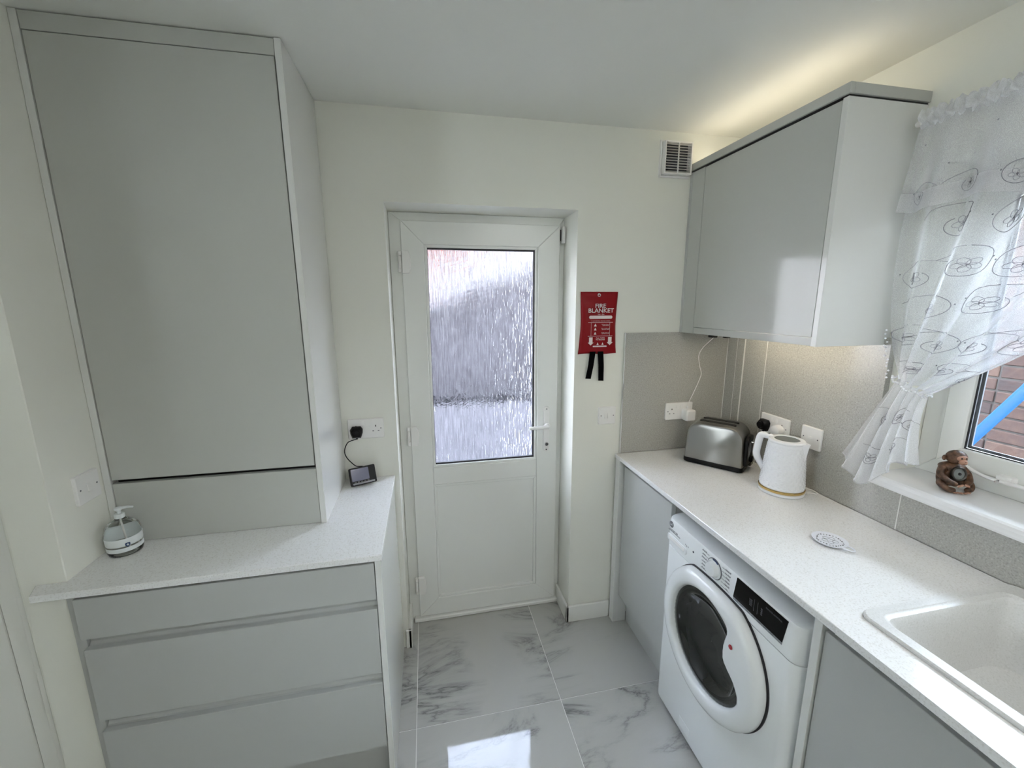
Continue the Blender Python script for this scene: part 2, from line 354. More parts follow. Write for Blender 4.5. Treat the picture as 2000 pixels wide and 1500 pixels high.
MB().box(1.427, 1.440, YF-.034, YF-.001, 1.912, 1.988, .004, 2).build('corner_keep', 'plastic', d1, smooth=True)
MB().prism(rrect(.031, .238, .0154, 6, (1.360, 1.006)), 'y', YF-.024, YF-.014, .003, 2).build('handle_plate', 'plastic', d1, smooth=True)
b = MB(); b.cyl((1.360, YF-.034, 1.028), (0, 1, 0), .0135, .026, 20, bev=.002).tube([(1.360, YF-.055, 1.028), (1.350, YF-.058, 1.028), (1.325, YF-.058, 1.026), (1.262, YF-.055, 1.024)], [.0095, .0095, .009, .008], 12, smooth=4)
b.build('door_lever', 'plastic', d1, smooth=True)
k = MB().cyl((1.360, YF-.028, .929), (0, 1, 0), .0095, .012, 20, bev=.001).build('lock_cylinder', 'chrome', d1, smooth=True)
MB().box(1.3590, 1.3612, YF-.0355, YF-.0338, .925, .933).build('keyhole', 'plastic_dark', k)
for z in (1.112, .898): MB().cyl((1.360, YF-.0245, z), (0, 1, 0), .0035, .003, 10).build('screw', 'chrome', d1)

# ---------------------------------------------------------------- side door in the left doorway (only its edge shows)
d2 = struct('door_2', (-.75, -.50, 0))
b = MB(); b.box(-.400, -.331, -.530, -.43, 0, 2.04, .003).box(-1.189, -1.12, -.530, -.43, 0, 2.04, .003).box(-1.12, -.400, -.530, -.43, 1.98, 2.04, .003); b.build('lining', 'trimwhite', d2)
MB().box(-.352, -.3305, -.540, -.5305, 0, 2.03, .002).build('stop_bead', 'trimwhite', d2)
MB().box(-.4095, -.4005, -.515, -.480, .006, 1.976).build('shade_strip', 'gap', d2)  # dark strip painting the shade between leaf and lining
MB().box(-1.116, -.4100, -.520, -.480, .006, 1.976, .002).build('leaf', 'trimwhite', d2)

# ---------------------------------------------------------------- kitchen window
wn = struct('window_1', (2.40, -1.39, WZ0))
FX = 2.40; GY = -1.39
def wframe(parent, name, y0, y1, z0, z1, wd, x0, x1, m, bev=.002):
    for pts in ([(y0, z0), (y0-wd, z0+wd), (y0-wd, z1-wd), (y0, z1)], [(y1, z0), (y1, z1), (y1+wd, z1-wd), (y1+wd, z0+wd)],
                [(y0, z0), (y1, z0), (y1+wd, z0+wd), (y0-wd, z0+wd)], [(y0, z1), (y0-wd, z1-wd), (y1+wd, z1-wd), (y1, z1)]):
        MB().prism(pts, 'x', x0, x1, bev).build(name, m, parent)
wframe(wn, 'frame_bar', WY0-.001, WY1+.001, 1.076, WZ1-.001, .060, FX+.006, FX+.075, 'upvc')
MB().box(FX+.006, FX+.07, -1.42, -1.36, 1.13, 1.98, .003).build('mullion', 'upvc', wn)
for y0, y1 in ((-.824, -1.357), (-1.423, -1.958)):
    s = struct('opening_sash'); s.parent = wn; s.location = Vector((FX, y0, 1.12))-wn.location; del s['kind']
    wframe(s, 'sash_bar', y0, y1, 1.128, 1.983, .058, FX-.008, FX+.024, 'upvc')
    wframe(s, 'gasket', y0-.057, y1+.057, 1.185, 1.926, .0035, FX+.0045, FX+.0095, 'gasket', 0)
    wframe(s, 'spacer', y0-.060, y1+.060, 1.188, 1.923, .009, FX+.0145, FX+.0195, 'print', 0)
    MB().box(FX+.010, FX+.014, y0-.058, y1+.058, 1.186, 1.925).build('pane', 'pane', s)
# casement stay on the visible sash
b = MB(); b.tube([(FX-.030, -.875, 1.150), (FX-.036, -.905, 1.149), (FX-.040, -.945, 1.137), (FX-.040, -.985, 1.131), (FX-.040, -1.03, 1.133), (FX-.036, -1.10, 1.134)], [.006, .0075, .008, .0085, .009, .007], 10, smooth=5, flat=.6)
b.build('stay_arm', 'plastic', wn, smooth=True)
MB().cyl((FX-.046, -.998, 1.130), (1, 0, .3), .0055, .006, 14).build('stay_hole', 'chrome', wn)
MB().box(FX-.034, FX-.008, -1.02, -.985, 1.128, 1.146, .002).build('stay_bracket', 'plastic', wn)
MB().prism([(2.212, 1.0435), (2.226, 1.0435), (FX+.04, 1.0455), (FX+.04, 1.0762), (2.222, 1.075), (2.214, 1.071), (2.210, 1.062), (2.210, 1.05)], 'y', -.790+.03, WY1+.001, .001).build('sill_board', 'sill', wn)
w3 = struct('fill_window_left', (-1.95, -2.2, .9))  # unseen window added on the left to light the right-hand fronts
b = MB()
for y0, y1 in ((-2.549, -2.49), (-2.01, -1.951)): b.box(-1.98, -1.92, y0, y1, 1.301, 2.099)
b.box(-1.98, -1.92, -2.49, -2.01, 1.301, 1.36).box(-1.98, -1.92, -2.49, -2.01, 2.04, 2.099); b.build('frame', 'upvc', w3)
MB().box(-1.952, -1.948, -2.49, -2.01, 1.36, 2.04).build('pane', 'pane', w3)
# unseen window added in the same wall behind the camera for side light
w2 = struct('fill_window_right', (2.42, -3.2, .95))
b = MB()
for y0, y1 in ((-2.76, -2.701), (-3.699, -3.64), (-3.23, -3.17)): b.box(2.40, 2.47, y0, y1, .951, 2.099)
b.box(2.40, 2.47, -3.64, -2.76, .951, 1.01).box(2.40, 2.47, -3.64, -2.76, 2.04, 2.099); b.build('frame', 'upvc', w2)
MB().box(2.43, 2.434, -3.64, -2.76, 1.01, 2.04).build('pane', 'pane', w2)

# ================================================================== LEFT RUN
HL = .8888
XT, YT, XTL = .4150, -.3727, -.2125
t = thing('tall_cabinet', 'tall light-grey gloss wall cupboard standing on the left worktop, reaching the ceiling', 'cupboard', (.1, -.18, HL))
MB().box(XT-.018, XT, YT, -.004, HL+.001, CZ-.002, .0006).build('side_panel', 'panel', t)
MB().box(XTL, XTL+.018, YT, -.004, HL+.001, CZ-.002, .0006).build('side_panel', 'panel', t)
MB().box(XTL+.0195, XT-.0195, YT+.001, YT+.019, 2.3215, CZ-.004, .0006).build('top_filler', 'gloss', t)
MB().box(XTL+.0215, XT-.0215, YT+.001, YT+.019, 1.101, 2.3195, .001).build('door', 'gloss', t)
MB().box(XTL+.0195, XT-.0195, YT+.003, YT+.021, HL+.001, 1.088, .001).build('lower_panel', 'gloss', t)
b = MB(); b.box(XTL+.018, XT-.018, -.012, -.004, HL+.001, CZ-.01).box(XTL+.018, XT-.018, -.34, -.012, 1.075, 1.093).box(XTL+.018, XT-.018, -.34, -.012, 2.30, 2.318); b.build('carcass', 'gap', t)

tp = [(XT+.2043, -.001), (XT+.2043, -.6095), (-.262, -.6095), (-.285, -.5585), (-.2125, -.5585), (-.2125, -.001)]
tag(MB().prism(tp, 'z', HL-.020, HL, .0015).build('worktop', 'worktop'), 'white speckled stone worktop over the three drawers on the left', 'worktop')

t = thing('drawer_unit', 'light-grey handleless unit of three wide drawers with a glossy end panel', 'drawers', (.2, -.3, 0))
MB().box(.595, .613, -.592, -.002, .001, HL-.0205, .0006).build('end_panel', 'panel', t)
MB().box(-.190, .5935, -.50, -.06, .15, HL-.032).build('carcass', 'matt', t)
MB().box(-.2125, -.188, -.573, -.558, .001, HL-.0205).build('side_filler', 'matt', t)
for z0, z1 in ((.727, .852), (.457, .693), (.165, .419)):
    MB().box(-.1865, .5925, -.592, -.573, z0, z1, .0012).build('drawer_front', 'matt', t)
for zc in (.710, .438):
    pr = [(-.5725, zc+.017), (-.5725, zc+.0165), (-.566, zc+.012), (-.563, zc), (-.5635, zc-.010), (-.568, zc-.018), (-.5725, zc-.021), (-.5600, zc-.021), (-.5600, zc+.017)]
    MB().prism(pr, 'x', -.1865, .5925).build('handle_channel', 'matt', t)
MB().box(-.1865, .5925, -.575, -.50, .8525, .8575).build('top_shade_strip', 'gap', t)  # dark strip painting the shade under the worktop edge
MB().box(-.19, .594, -.545, -.53, .001, .149).build('plinth', 'matt', t)

# hand gel bottle
bx, by = -.152, -.425
t = thing('sanitiser_bottle', 'clear squat hand-gel pump bottle with a white banded label on the left worktop', 'bottle', (bx, by, HL))
prof = [(.030, .0005), (.040, .003), (.0425, .012), (.0425, .045), (.0435, .058), (.0435, .070), (.040, .086), (.031, .099), (.018, .107), (.013, .110), (.013, .114)]
MB().lathe((bx, by, HL), prof, 40).build('bottle_body', 'clearplastic', t, smooth='all')
MB().lathe((bx, by, HL), [(.0434, .036), (.0437, .040), (.0443, .057), (.0443, .0585), (.0437, .060)], 40, cap=False).build('label_band', 'labelclear', t, smooth='all')
MB().lathe((bx, by, HL), [(.0433, .018), (.0436, .019), (.0436, .030), (.0433, .031)], 40, cap=False).build('label_band', 'labelclear', t, smooth='all')
b = MB(); b.cyl((bx, by, HL+.120), (0, 0, 1), .0125, .014, 20, bev=.001).cyl((bx, by, HL+.133), (0, 0, 1), .0055, .014, 14)
b.cyl((bx, by, HL+.142), (0, 0, 1), .0100, .008, 20, bev=.0015).tube([(bx, by, HL+.143), (bx+.02, by+.002, HL+.1445), (bx+.036, by+.004, HL+.1425)], [.005, .004, .003], 10, smooth=3)
b.build('pump', 'labelclear', t, smooth=True)
MB().tube([(bx, by, HL+.11), (bx+.003, by, HL+.06), (bx+.01, by, HL+.012)], .002, 8, smooth=4).build('dip_tube', 'plastic', t, smooth=True)
# emblem: navy shield with a pale cross, facing the camera
ca = math.atan2(-1.7962-by, .779-bx)+.12
q = Matrix.Rotation(ca+PI/2, 3, 'Z'); o_ = Vector((bx, by, HL))+Vector((math.cos(ca), math.sin(ca), 0))*.0446
def fpl(pts, z, off): return [o_+q@Vector((p[0], -off, z+p[1])) for p in pts]
sh = [(-.006, .005), (0, .0065), (.006, .005), (.0055, -.002), (0, -.007), (-.0055, -.002)]
e = MB().loft([fpl(sh, .040, -.001), fpl(sh, .040, .0004)]).build('emblem', 'navy', t)
cr = [(-.001, .0032), (.001, .0032), (.001, .001), (.003, .001), (.003, -.001), (.001, -.001), (.001, -.0032), (-.001, -.0032), (-.001, -.001), (-.003, -.001), (-.003, .001), (-.001, .001)]
MB().loft([fpl(cr, .040, .0002), fpl(cr, .040, .0008)]).build('emblem_cross', 'labelclear', e)

# ---------------------------------------------------------------- sockets and switches
def frame_fn(face, c):
    """local (u right, v up, n out of the wall) -> world, for a plate at c"""
    c = Vector(c)
    U, N = {'y': (Vector((1, 0, 0)), Vector((0, -1, 0))), 'x': (Vector((0, -1, 0)), Vector((-1, 0, 0))), '+x': (Vector((0, 1, 0)), Vector((1, 0, 0)))}[face]
    return lambda u, v, n: c+U*u+Vector((0, 0, v))+N*n
def slab(b, F, u0, u1, v0, v1, n0, n1, r=0, bev=0):
    P = rrect(u1-u0, v1-v0, max(r, .0003), 3, ((u0+u1)/2, (v0+v1)/2))
    if bev:
        Q = rrect(u1-u0-2*bev, v1-v0-2*bev, max(r-bev, .0002), 3, ((u0+u1)/2, (v0+v1)/2))
        return b.loft([[F(*p, n0) for p in P], [F(*p, n1-bev) for p in P], [F(*p, n1) for p in Q]])
    return b.loft([[F(*p, n0) for p in P], [F(*p, n1) for p in P]])
def rod(b, F, u, v, n0, n1, r, k=12): return b.loft([[F(u+r*math.cos(2*PI*i/k), v+r*math.sin(2*PI*i/k), n) for i in range(k)] for n in (n0, n1)])
def plate(name, label, cat, face, c, w, h=.086, rockers=(), sockets=(), th=.009):
    t = thing(name, label, cat, c); F = frame_fn(face, c)
    slab(MB(), F, -w/2, w/2, -h/2, h/2, 0, th, .004, .0025).build('plate', 'plastic', t) if 0 else None
    b = MB(); slab(b, F, -w/2, w/2, -h/2, h/2, 0, th, .004, .0025); b.build('plate', 'plastic', t)
    for u, v, rw, rh, tilt in rockers:
        b = MB(); P = [(u-rw/2, v-rh/2), (u+rw/2, v-rh/2), (u+rw/2, v+rh/2), (u-rw/2, v+rh/2)]
        b.loft([[F(*p, th-.001) for p in P], [F(p[0], p[1], th+(.0045 if (p[1] < v) == (tilt > 0) else .0008)) for p in P]]); b.build('rocker', 'plastic', t)
    for u, v in sockets:
        b = MB()
        slab(b, F, u-.002, u+.002, v+.007, v+.015, th-.003, th+.0004)
        b.build('earth_slot', 'plastic_dark', t)
        for q in (-1, 1):
            b = MB(); slab(b, F, u+q*.011-.0033, u+q*.011+.0033, v-.011-.0016, v-.011+.0016, th-.003, th+.0003); b.build('pin_slot', 'print', t)
    for q in (-1, 1):
        b = MB(); rod(b, F, q*(w/2-.0125), 0, th-.002, th+.0005, .0026); b.build('screw', 'print', t)
    return t, F, th
plate('light_switch', 'square white single switch on the left wall above the worktop', 'switch', '+x', (-.214, -.437, 1.113), .086, rockers=((0, 0, .011, .024, 1),))
plate('light_switch', 'white two-gang light switch below the red fire blanket', 'switch', 'y', (1.6155, 0, 1.105), .088, rockers=((-.0085, 0, .0145, .026, 1), (.0085, 0, .0145, .026, 1)))
plate('double_socket', 'white double socket between the tall cupboard and the back door', 'socket', 'y', (.512, 0, 1.112), .147, rockers=((-.012, .026, .0115, .018, 1), (.012, .026, .0115, .018, 1)), sockets=((-.040, 0), (.040, 0)))
plate('double_socket', 'white double socket on the back splashback behind the toaster', 'socket', 'y', (1.992, -.0108, 1.108), .147, rockers=((-.012, .026, .0115, .018, 1), (.012, .026, .0115, .018, 1)), sockets=((-.040, 0), (.040, 0)))
plate('double_socket', 'white double socket on the side splashback behind the kettle', 'socket', 'x', (2.2395, -.347, 1.113), .147, rockers=((-.012, .026, .0115, .018, 1), (.012, .026, .0115, .018, 1)), sockets=((-.040, 0), (.040, 0)))
t, F, th = plate('blank_plate', 'square white outlet plate right of the kettle, nothing plugged in', 'socket', 'x', (2.2395, -.522, 1.115), .086)
b = MB(); slab(b, F, -.008, .008, -.003, .006, th-.001, th+.003, .002, .001); b.build('fuse_carrier', 'plastic', t)

def bs_plug(name, label, mname, face, c, cat='plug'):
    t = thing(name, label, cat, c); F = frame_fn(face, c)
    b = MB(); P = [(-.017, -.026), (.017, -.026), (.024, -.006), (.025, .010), (.017, .022), (-.017, .022), (-.025, .010), (-.024, -.006)]
    Q = [(p[0]*.72, p[1]*.72) for p in P]
    b.loft([[F(*p, 0) for p in P], [F(*p, .014) for p in P], [F(*p, .026) for p in Q]]); b.build('plug_body', mname, t, smooth=True)
    b = MB(); rod(b, F, 0, 0, .02, .034, .014, 16); b.build('grip', mname, t, smooth=True)
    b = MB(); b.tube([F(0, -.022, .008), F(0, -.032, .008)], .0045, 8); b.build('cord_grip', mname, t)
    return t
bs_plug('black_plug', 'black plug in the socket beside the tall cupboard', 'black', 'y', (.474, -.0095, 1.103))
bs_plug('black_plug', 'round black plug in the socket behind the kettle', 'black', 'x', (2.230, -.303, 1.108))
t = thing('white_plug', 'round white plug half hidden behind the kettle lid', 'plug', (2.230, -.378, 1.103)); F = frame_fn('x', (2.230, -.378, 1.103))
b = MB()
b.loft([[F(.024*s*math.cos(2*PI*i/20), .022*s*math.sin(2*PI*i/20), n) for i in range(20)] for s, n in ((1, 0), (1, .012), (.93, .026), (.6, .030))]); b.build('plug_body', 'plastic', t, smooth=True)
b = MB(); b.tube([F(0, -.018, .010), F(0, -.034, .010)], .004, 8); b.build('cord_grip', 'plastic', t)
t = thing('power_adapter', 'chunky white adapter plugged into the back splashback socket', 'plug', (2.030, -.0195, 1.095)); F = frame_fn('y', (2.030, -.0195, 1.095))
b = MB(); slab(b, F, -.024, .026, -.030, .026, 0, .046, .009, .006); b.build('adapter_body', 'plastic', t, smooth=True)
b = MB(); b.tube([F(0, .024, .012), F(0, .040, .012)], .0055, 10); b.build('cord_grip', 'plastic', t, smooth=True)
tag(MB().tube([(2.030, -.031, 1.134), (2.034, -.034, 1.16), (2.050, -.038, 1.20), (2.077, -.040, 1.27), (2.083, -.040, 1.30), (2.068, -.042, 1.34), (2.055, -.05, 1.39), (2.062, -.07, 1.43), (2.070, -.12, 1.475), (2.062, -.14, 1.492)], .0016, 8, smooth=5).build('lead', 'plastic', smooth=True),
    'thin white lead climbing the splashback from the adapter to the cupboard', 'cable')

# monitor with its lead in the corner by the tall cupboard
t = thing('screen_monitor', 'small black screen unit propped in the corner of the left worktop', 'monitor', (.492, -.065, HL), math.radians(22))
b = MB(); b.prism(rrect(.105, .074, .005, 3), 'z', -.0075, .0075, .0015)
R = Matrix.Translation((0, -.008, .0405)) @ Matrix.Rotation(math.radians(66), 4, 'X') @ Matrix.Identity(4)
b.build('housing', 'black', t, smooth=True, local=True, xf=R)
b = MB(); b.prism(rrect(.070, .050, .002, 2, (-.011, .006)), 'z', .0076, .0082); b.build('screen', 'screen', t, local=True, xf=R)
b = MB(); b.prism(rrect(.088, .007, .002, 2, (0, -.030)), 'z', .0076, .0086); b.build('trim_strip', 'printpale', t, local=True, xf=R)
for i in range(5):
    b = MB(); b.prism(rrect(.008, .004, .001, 2, (-.034+i*.013, -.0235)), 'z', .0076, .0088); b.build('button', 'print', t, local=True, xf=R)
b = MB(); b.box(-.035, .015, .012, .045, .0006, .030, .004); b.build('stand', 'black', t, local=True)
tag(MB().tube([(.474, -.020, 1.072), (.460, -.024, 1.070), (.438, -.03, 1.062), (.424, -.035, 1.03), (.430, -.035, 1.00), (.450, -.035, .972), (.468, -.038, .958), (.492, -.042, .958)], .0021, 8, smooth=5).build('lead', 'black', smooth=True),
    'black lead looping from the left socket down to the small screen', 'cable')

# fire blanket pouch
t = thing('fire_blanket', 'red fire blanket pouch with two black pull tabs hanging beside the back door', 'fire blanket', (1.556, -.012, 1.40))
W = .18; b = MB(); nx, nz = 16, 24
def fb(u, v, side):
    z = 1.404+v*.281; wv = .090-.0045*math.sin(PI*v)+.002*math.sin(9*v)*(1-v)+(.004 if v < .1 else 0)*(1-v*10)
    x = 1.556+(u*2-1)*wv-.002*(1-v)
    bul = (math.sin(PI*u)**.6)*(math.sin(PI*min(1, v*1.08))**.5)
    return Vector((x, -.0025 if side else -.004-.015*bul-.0015*noise.noise(Vector((u*5, v*7, 0))), z+.002*math.sin(7*u)*(1-v)))
for side in (0, 1):
    g = [[b.bm.verts.new(fb(i/nx, j/nz, side)) for i in range(nx+1)] for j in range(nz+1)]
    for j in range(nz):
        for i in range(nx): b.bm.faces.new((g[j][i], g[j][i+1], g[j+1][i+1], g[j+1][i]))
    if side == 0: g0 = g
for seq in ([(0, i) for i in range(nx+1)], [(nz, i) for i in range(nx+1)], [(j, 0) for j in range(nz+1)], [(j, nx) for j in range(nz+1)]):
    for p, q2 in zip(seq, seq[1:]): b.bm.faces.new((g0[p[0]][p[1]], g0[q2[0]][q2[1]], g[q2[0]][q2[1]], g[p[0]][p[1]]))
b.build('pouch', 'red', t, smooth='all')
b = MB()
b.lathe((1.553, -.0065, 1.670), [(.0042, -.002), (.0075, -.002), (.0085, .0005), (.0075, .0025), (.0042, .0025)], 20, cap=False, q=Matrix.Rotation(PI/2, 3, 'X')); b.build('eyelet', 'chrome', t, smooth=True)
for x0, x1, z1, x00 in ((1.530, 1.511, 1.290, 0), (1.568, 1.575, 1.278, 0)):
    b = MB(); b.loft([[(x0-.0135, -.012, 1.415), (x0+.0135, -.012, 1.415), (x0+.0135, -.009, 1.415), (x0-.0135, -.009, 1.415)],
                      [((x0+x1)/2-.0133, -.017, 1.35), ((x0+x1)/2+.0133, -.016, 1.35), ((x0+x1)/2+.0133, -.014, 1.35), ((x0+x1)/2-.0133, -.015, 1.35)],
                      [(x1-.013, -.012, z1), (x1+.013, -.012, z1-.002), (x1+.013, -.010, z1-.002), (x1-.013, -.010, z1)]]); b.build('pull_tab', 'blackmatt', t)
YP = -.0212
text('lettering', 'FIRE', .026, (1.556, YP, 1.622), 'whiteprint', t, bold=.0003, xs=1.12)
text('lettering', 'BLANKET', .026, (1.559, YP, 1.601), 'whiteprint', t, bold=.0003, xs=1.12)
text('lettering', '1m x 1m', .009, (1.559, YP, 1.585), 'whiteprint', t)
def flat(name, pts, y, m, parent, th=.0006): return MB().prism(pts, 'y', y-th, y).build(name, m, parent)
pl = flat('print_band', rrect(.112, .014, .0065, 4, (1.559, 1.572)), YP+.0008, 'whiteprint', t)
flat('print_line', rrect(.120, .0016, .0005, 1, (1.559, 1.549)), YP+.0008, 'whiteprint', t)
flat('print_line', rrect(.120, .0016, .0005, 1, (1.559, 1.487)), YP+.0012, 'whiteprint', t)
text('lettering', 'TO SMOTHER SMALL FIRES AND CLOTHING', .0046, (1.559, YP, 1.555), 'whiteprint', t)
for z, s in ((1.537, 'Pull tapes down to\nrelease blanket'), (1.519, 'Place carefully over\nthe source of fire'), (1.500, 'Switch off the heat\nand leave to cool')):
    text('lettering', s, .0052, (1.584, YP, z), 'whiteprint', t)
    flat('pictogram', [(1.528, z-.006), (1.540, z-.006), (1.537, z+.001), (1.534, z+.006), (1.531, z+.001)], YP+.0008, 'whiteprint', t)
for x0 in (1.514, 1.604): flat('print_line', rrect(.0008, .060, .0003, 1, (x0, 1.518)), YP+.0008, 'whiteprint', t)
for x0 in (1.514, 1.607):
    flat('print_arrow', [(x0-.0085, 1.482), (x0+.0085, 1.482), (x0+.0085, 1.458), (x0+.0145, 1.458), (x0, 1.445), (x0-.0145, 1.458), (x0-.0085, 1.458)], YP+.0008, 'whiteprint', t)
text('lettering', 'PULL TAPES\nTO RELEASE', .0082, (1.560, YP+.0006, 1.474), 'whiteprint', t)
for x0 in (1.548, 1.572): flat('pictogram', [(x0-.005, 1.447), (x0+.005, 1.447), (x0+.0025, 1.452), (x0, 1.458), (x0-.0025, 1.452)], YP+.0012, 'whiteprint', t)
flat('print_band', rrect(.068, .006, .0028, 3, (1.559, 1.440)), YP+.0018, 'whiteprint', t)

# air vent
t = thing('air_vent', 'white louvred air vent high on the back wall above the wall cupboard', 'vent', (1.89, 0, 2.255))
b = MB()
for (x0, x1, z0, z1) in ((1.814, 1.822, 2.180, 2.330), (1.956, 1.964, 2.180, 2.330), (1.822, 1.956, 2.180, 2.188), (1.822, 1.956, 2.322, 2.330)): b.box(x0, x1, -.010, 0, z0, z1, .001)
b.build('flange', 'plastic', t)
b = MB()
for (x0, x1, z0, z1) in ((1.8225, 1.829, 2.1885, 2.3215), (1.949, 1.9555, 2.1885, 2.3215), (1.829, 1.949, 2.1885, 2.195), (1.829, 1.949, 2.315, 2.3215)): b.box(x0, x1, -.034, -.001, z0, z1, .001)
b.build('housing', 'plastic', t)
MB().box(1.829, 1.949, -.004, -.001, 2.195, 2.315).build('back_plate', 'print', t)
MB().box(1.887, 1.890, -.035, -.028, 2.1955, 2.3145).build('mid_bar', 'plastic', t)
for i in range(11):
    z = 2.2005+i*.0109
    MB().prism([(-.033, z-.004), (-.031, z-.004), (-.015, z+.0055), (-.017, z+.0055)], 'x', 1.8295, 1.9485).build('louvre', 'plastic', t)

# ================================================================== RIGHT RUN
H = .910; WX = 1.6644
t = thing('splashback', 'grey speckled stone splashback wrapping the corner above the right worktop', 'splashback', (2.1, -.01, H))
MB().box(1.6925, 2.2385, -.0105, -.0005, H+.001, 1.4975).build('back_panel', 'splash', t)
MB().box(1.6865, 1.6923, -.0125, -.0005, H+.001, 1.4985, .001).build('end_trim', 'chrome', t)
for y0, y1, z1 in ((-.0005, -.078, 1.52), (-.128, -.2535, 1.52), (-.2565, -.745, 1.52)):
    MB().box(2.2400, XR-.0005, y1, y0, H+.001, z1).build('side_panel', 'splash', t)
MB().box(2.2400, XR-.0005, -.847, -.745, H+.001, 1.0425).build('side_panel', 'splash', t)
MB().box(2.2400, XR-.0005, -2.6, -.850, H+.001, 1.0425).build('side_panel', 'splash', t)
MB().box(2.2385, 2.2399, -.0145, -.0107, H+.001, 1.497).build('joint_trim', 'trimalu', t)
MB().box(2.2365, XR-.0005, -.1265, -.0795, H+.001, 1.50, .001).build('corner_strip', 'splash', t)
MB().box(2.2360, XR-.0005, -.0815, -.0792, H+.001, 1.50).build('joint_trim', 'trimalu', t)
MB().box(2.2350, XR-.0005, -.1290, -.1262, H+.001, 1.50).build('joint_trim', 'trimalu', t)
MB().box(2.2392, XR-.0005, -.2565, -.2535, H+.001, 1.50).build('joint_trim', 'trimalu', t)
MB().box(2.2392, XR-.0005, -.8500, -.8470, H+.001, 1.0425).build('joint_trim', 'trimalu', t)

# worktop with the sink cut-out
SX0, SX1, SY0, SY1 = 1.770, 2.195, -1.145, -1.60   # hole
b = MB(); T0, T1 = H-.020, H
b.box(WX, 2.2395, SY0, -.0115, T0, T1, .0015).box(WX, SX0, SY1, SY0, T0, T1).box(SX1, 2.2395, SY1, SY0, T0, T1).box(WX, 2.2395, -2.6, SY1, T0, T1)
tag(b.build('worktop', 'worktop'), 'white speckled stone worktop with an inset sink along the right wall', 'worktop')

# composite sink
t = thing('inset_sink', 'white composite inset sink with rounded corners in the right worktop', 'sink', (1.98, -1.38, H))
ox0, ox1, oy0, oy1 = 1.750, 2.2365, -1.121, -2.12
def rr(x0, x1, y0, y1, r, z, n=6): return [(p[0], p[1], z) for p in rrect(x1-x0, y0-y1, r, n, ((x0+x1)/2, (y0+y1)/2))]
bx0, bx1, by0, by1 = 1.782, 2.180, -1.158, -1.585
b = MB()
# rim: outer edge up, across to the step, into the bowl
b.loft([rr(ox0, ox1, oy0, oy1, .030, H+.0008), rr(ox0, ox1, oy0, oy1, .030, H+.0055), rr(ox0+.003, ox1-.003, oy0-.003, oy1+.003, .028, H+.009)], cap=False)
rim_o = rr(ox0+.003, ox1-.003, oy0-.003, oy1+.003, .028, H+.009)
b2 = [rr(bx0-.004, bx1+.004, by0+.014, by1-.012, .030, H+.009), rr(bx0-.001, bx1+.001, by0+.010, by1-.009, .028, H+.005), rr(bx0, bx1, by0+.002, by1-.002, .027, H+.004),
      rr(bx0+.004, bx1-.004, by0-.004, by1+.004, .032, H-.006), rr(bx0+.012, bx1-.012, by0-.012, by1+.012, .05, H-.12), rr(bx0+.020, bx1-.020, by0-.020, by1+.020, .06, H-.165),
      rr(bx0+.045, bx1-.045, by0-.045, by1+.045, .07, H-.180), rr(bx0+.16, bx1-.16, by0-.17, by1+.17, .03, H-.184)]
b.loft([rim_o]+b2, cap=False)
b.bm.faces.new([b.bm.verts.new(p) for p in b2[-1]])
b.bm.verts.ensure_lookup_table(); bmesh.ops.remove_doubles(b.bm, verts=b.bm.verts, dist=.0001)
b.build('bowl', 'sink', t, smooth=True)
# drainer ridges (beyond the frame)
for i in range(6): MB().box(1.85+i*.05, 1.858+i*.05, -2.05, -1.70, H+.0088, H+.012, .001).build('drainer_ridge', 'sink', t)
MB().lathe((1.981, -1.372, H-.184), [(.040, .0), (.041, .002), (.036, .003), (.034, .0005)], 24).build('waste', 'chrome', t, smooth=True)

# corner base cupboard
DX = 1.690
t = thing('base_cabinet', 'light-grey base cupboard between the back wall and the washing machine', 'cabinet', (1.9, -.25, 0))
MB().box(1.668, 1.740, -.058, -.016, .001, H-.0205, .0008).build('end_panel', 'panel', t)
MB().box(DX, DX+.019, -.462, -.066, .166, .862, .0012).build('door', 'matt', t)
MB().box(DX+.022, 2.20, -.466, -.060, .15, H-.038).build('carcass', 'matt', t)
MB().box(1.742, 1.756, -.466, -.060, .001, .149).build('plinth', 'matt', t)
# sink base cupboard
t = thing('base_cabinet', 'light-grey handleless cupboard under the sink right of the washing machine', 'cabinet', (1.9, -1.7, 0))
MB().box(DX-.006, 2.2, -1.100, -1.079, .001, H-.0205, .0008).build('end_panel', 'panel', t)
MB().box(DX, DX+.019, -1.699, -1.104, .166, .858, .0012).build('door', 'matt', t)
MB().box(DX, DX+.019, -2.299, -1.703, .166, .858, .0012).build('door', 'matt', t)
MB().box(DX+.001, DX+.019, -2.59, -2.303, .166, .858, .0012).build('door', 'matt', t)
b = MB(); b.box(DX+.022, DX+.03, -2.6, -1.101, .15, H-.0205).box(DX+.03, 2.2, -2.6, -2.58, .15, H-.038); b.build('carcass', 'matt', t)
MB().box(1.742, 1.756, -2.6, -1.101, .001, .149).build('plinth', 'matt', t)

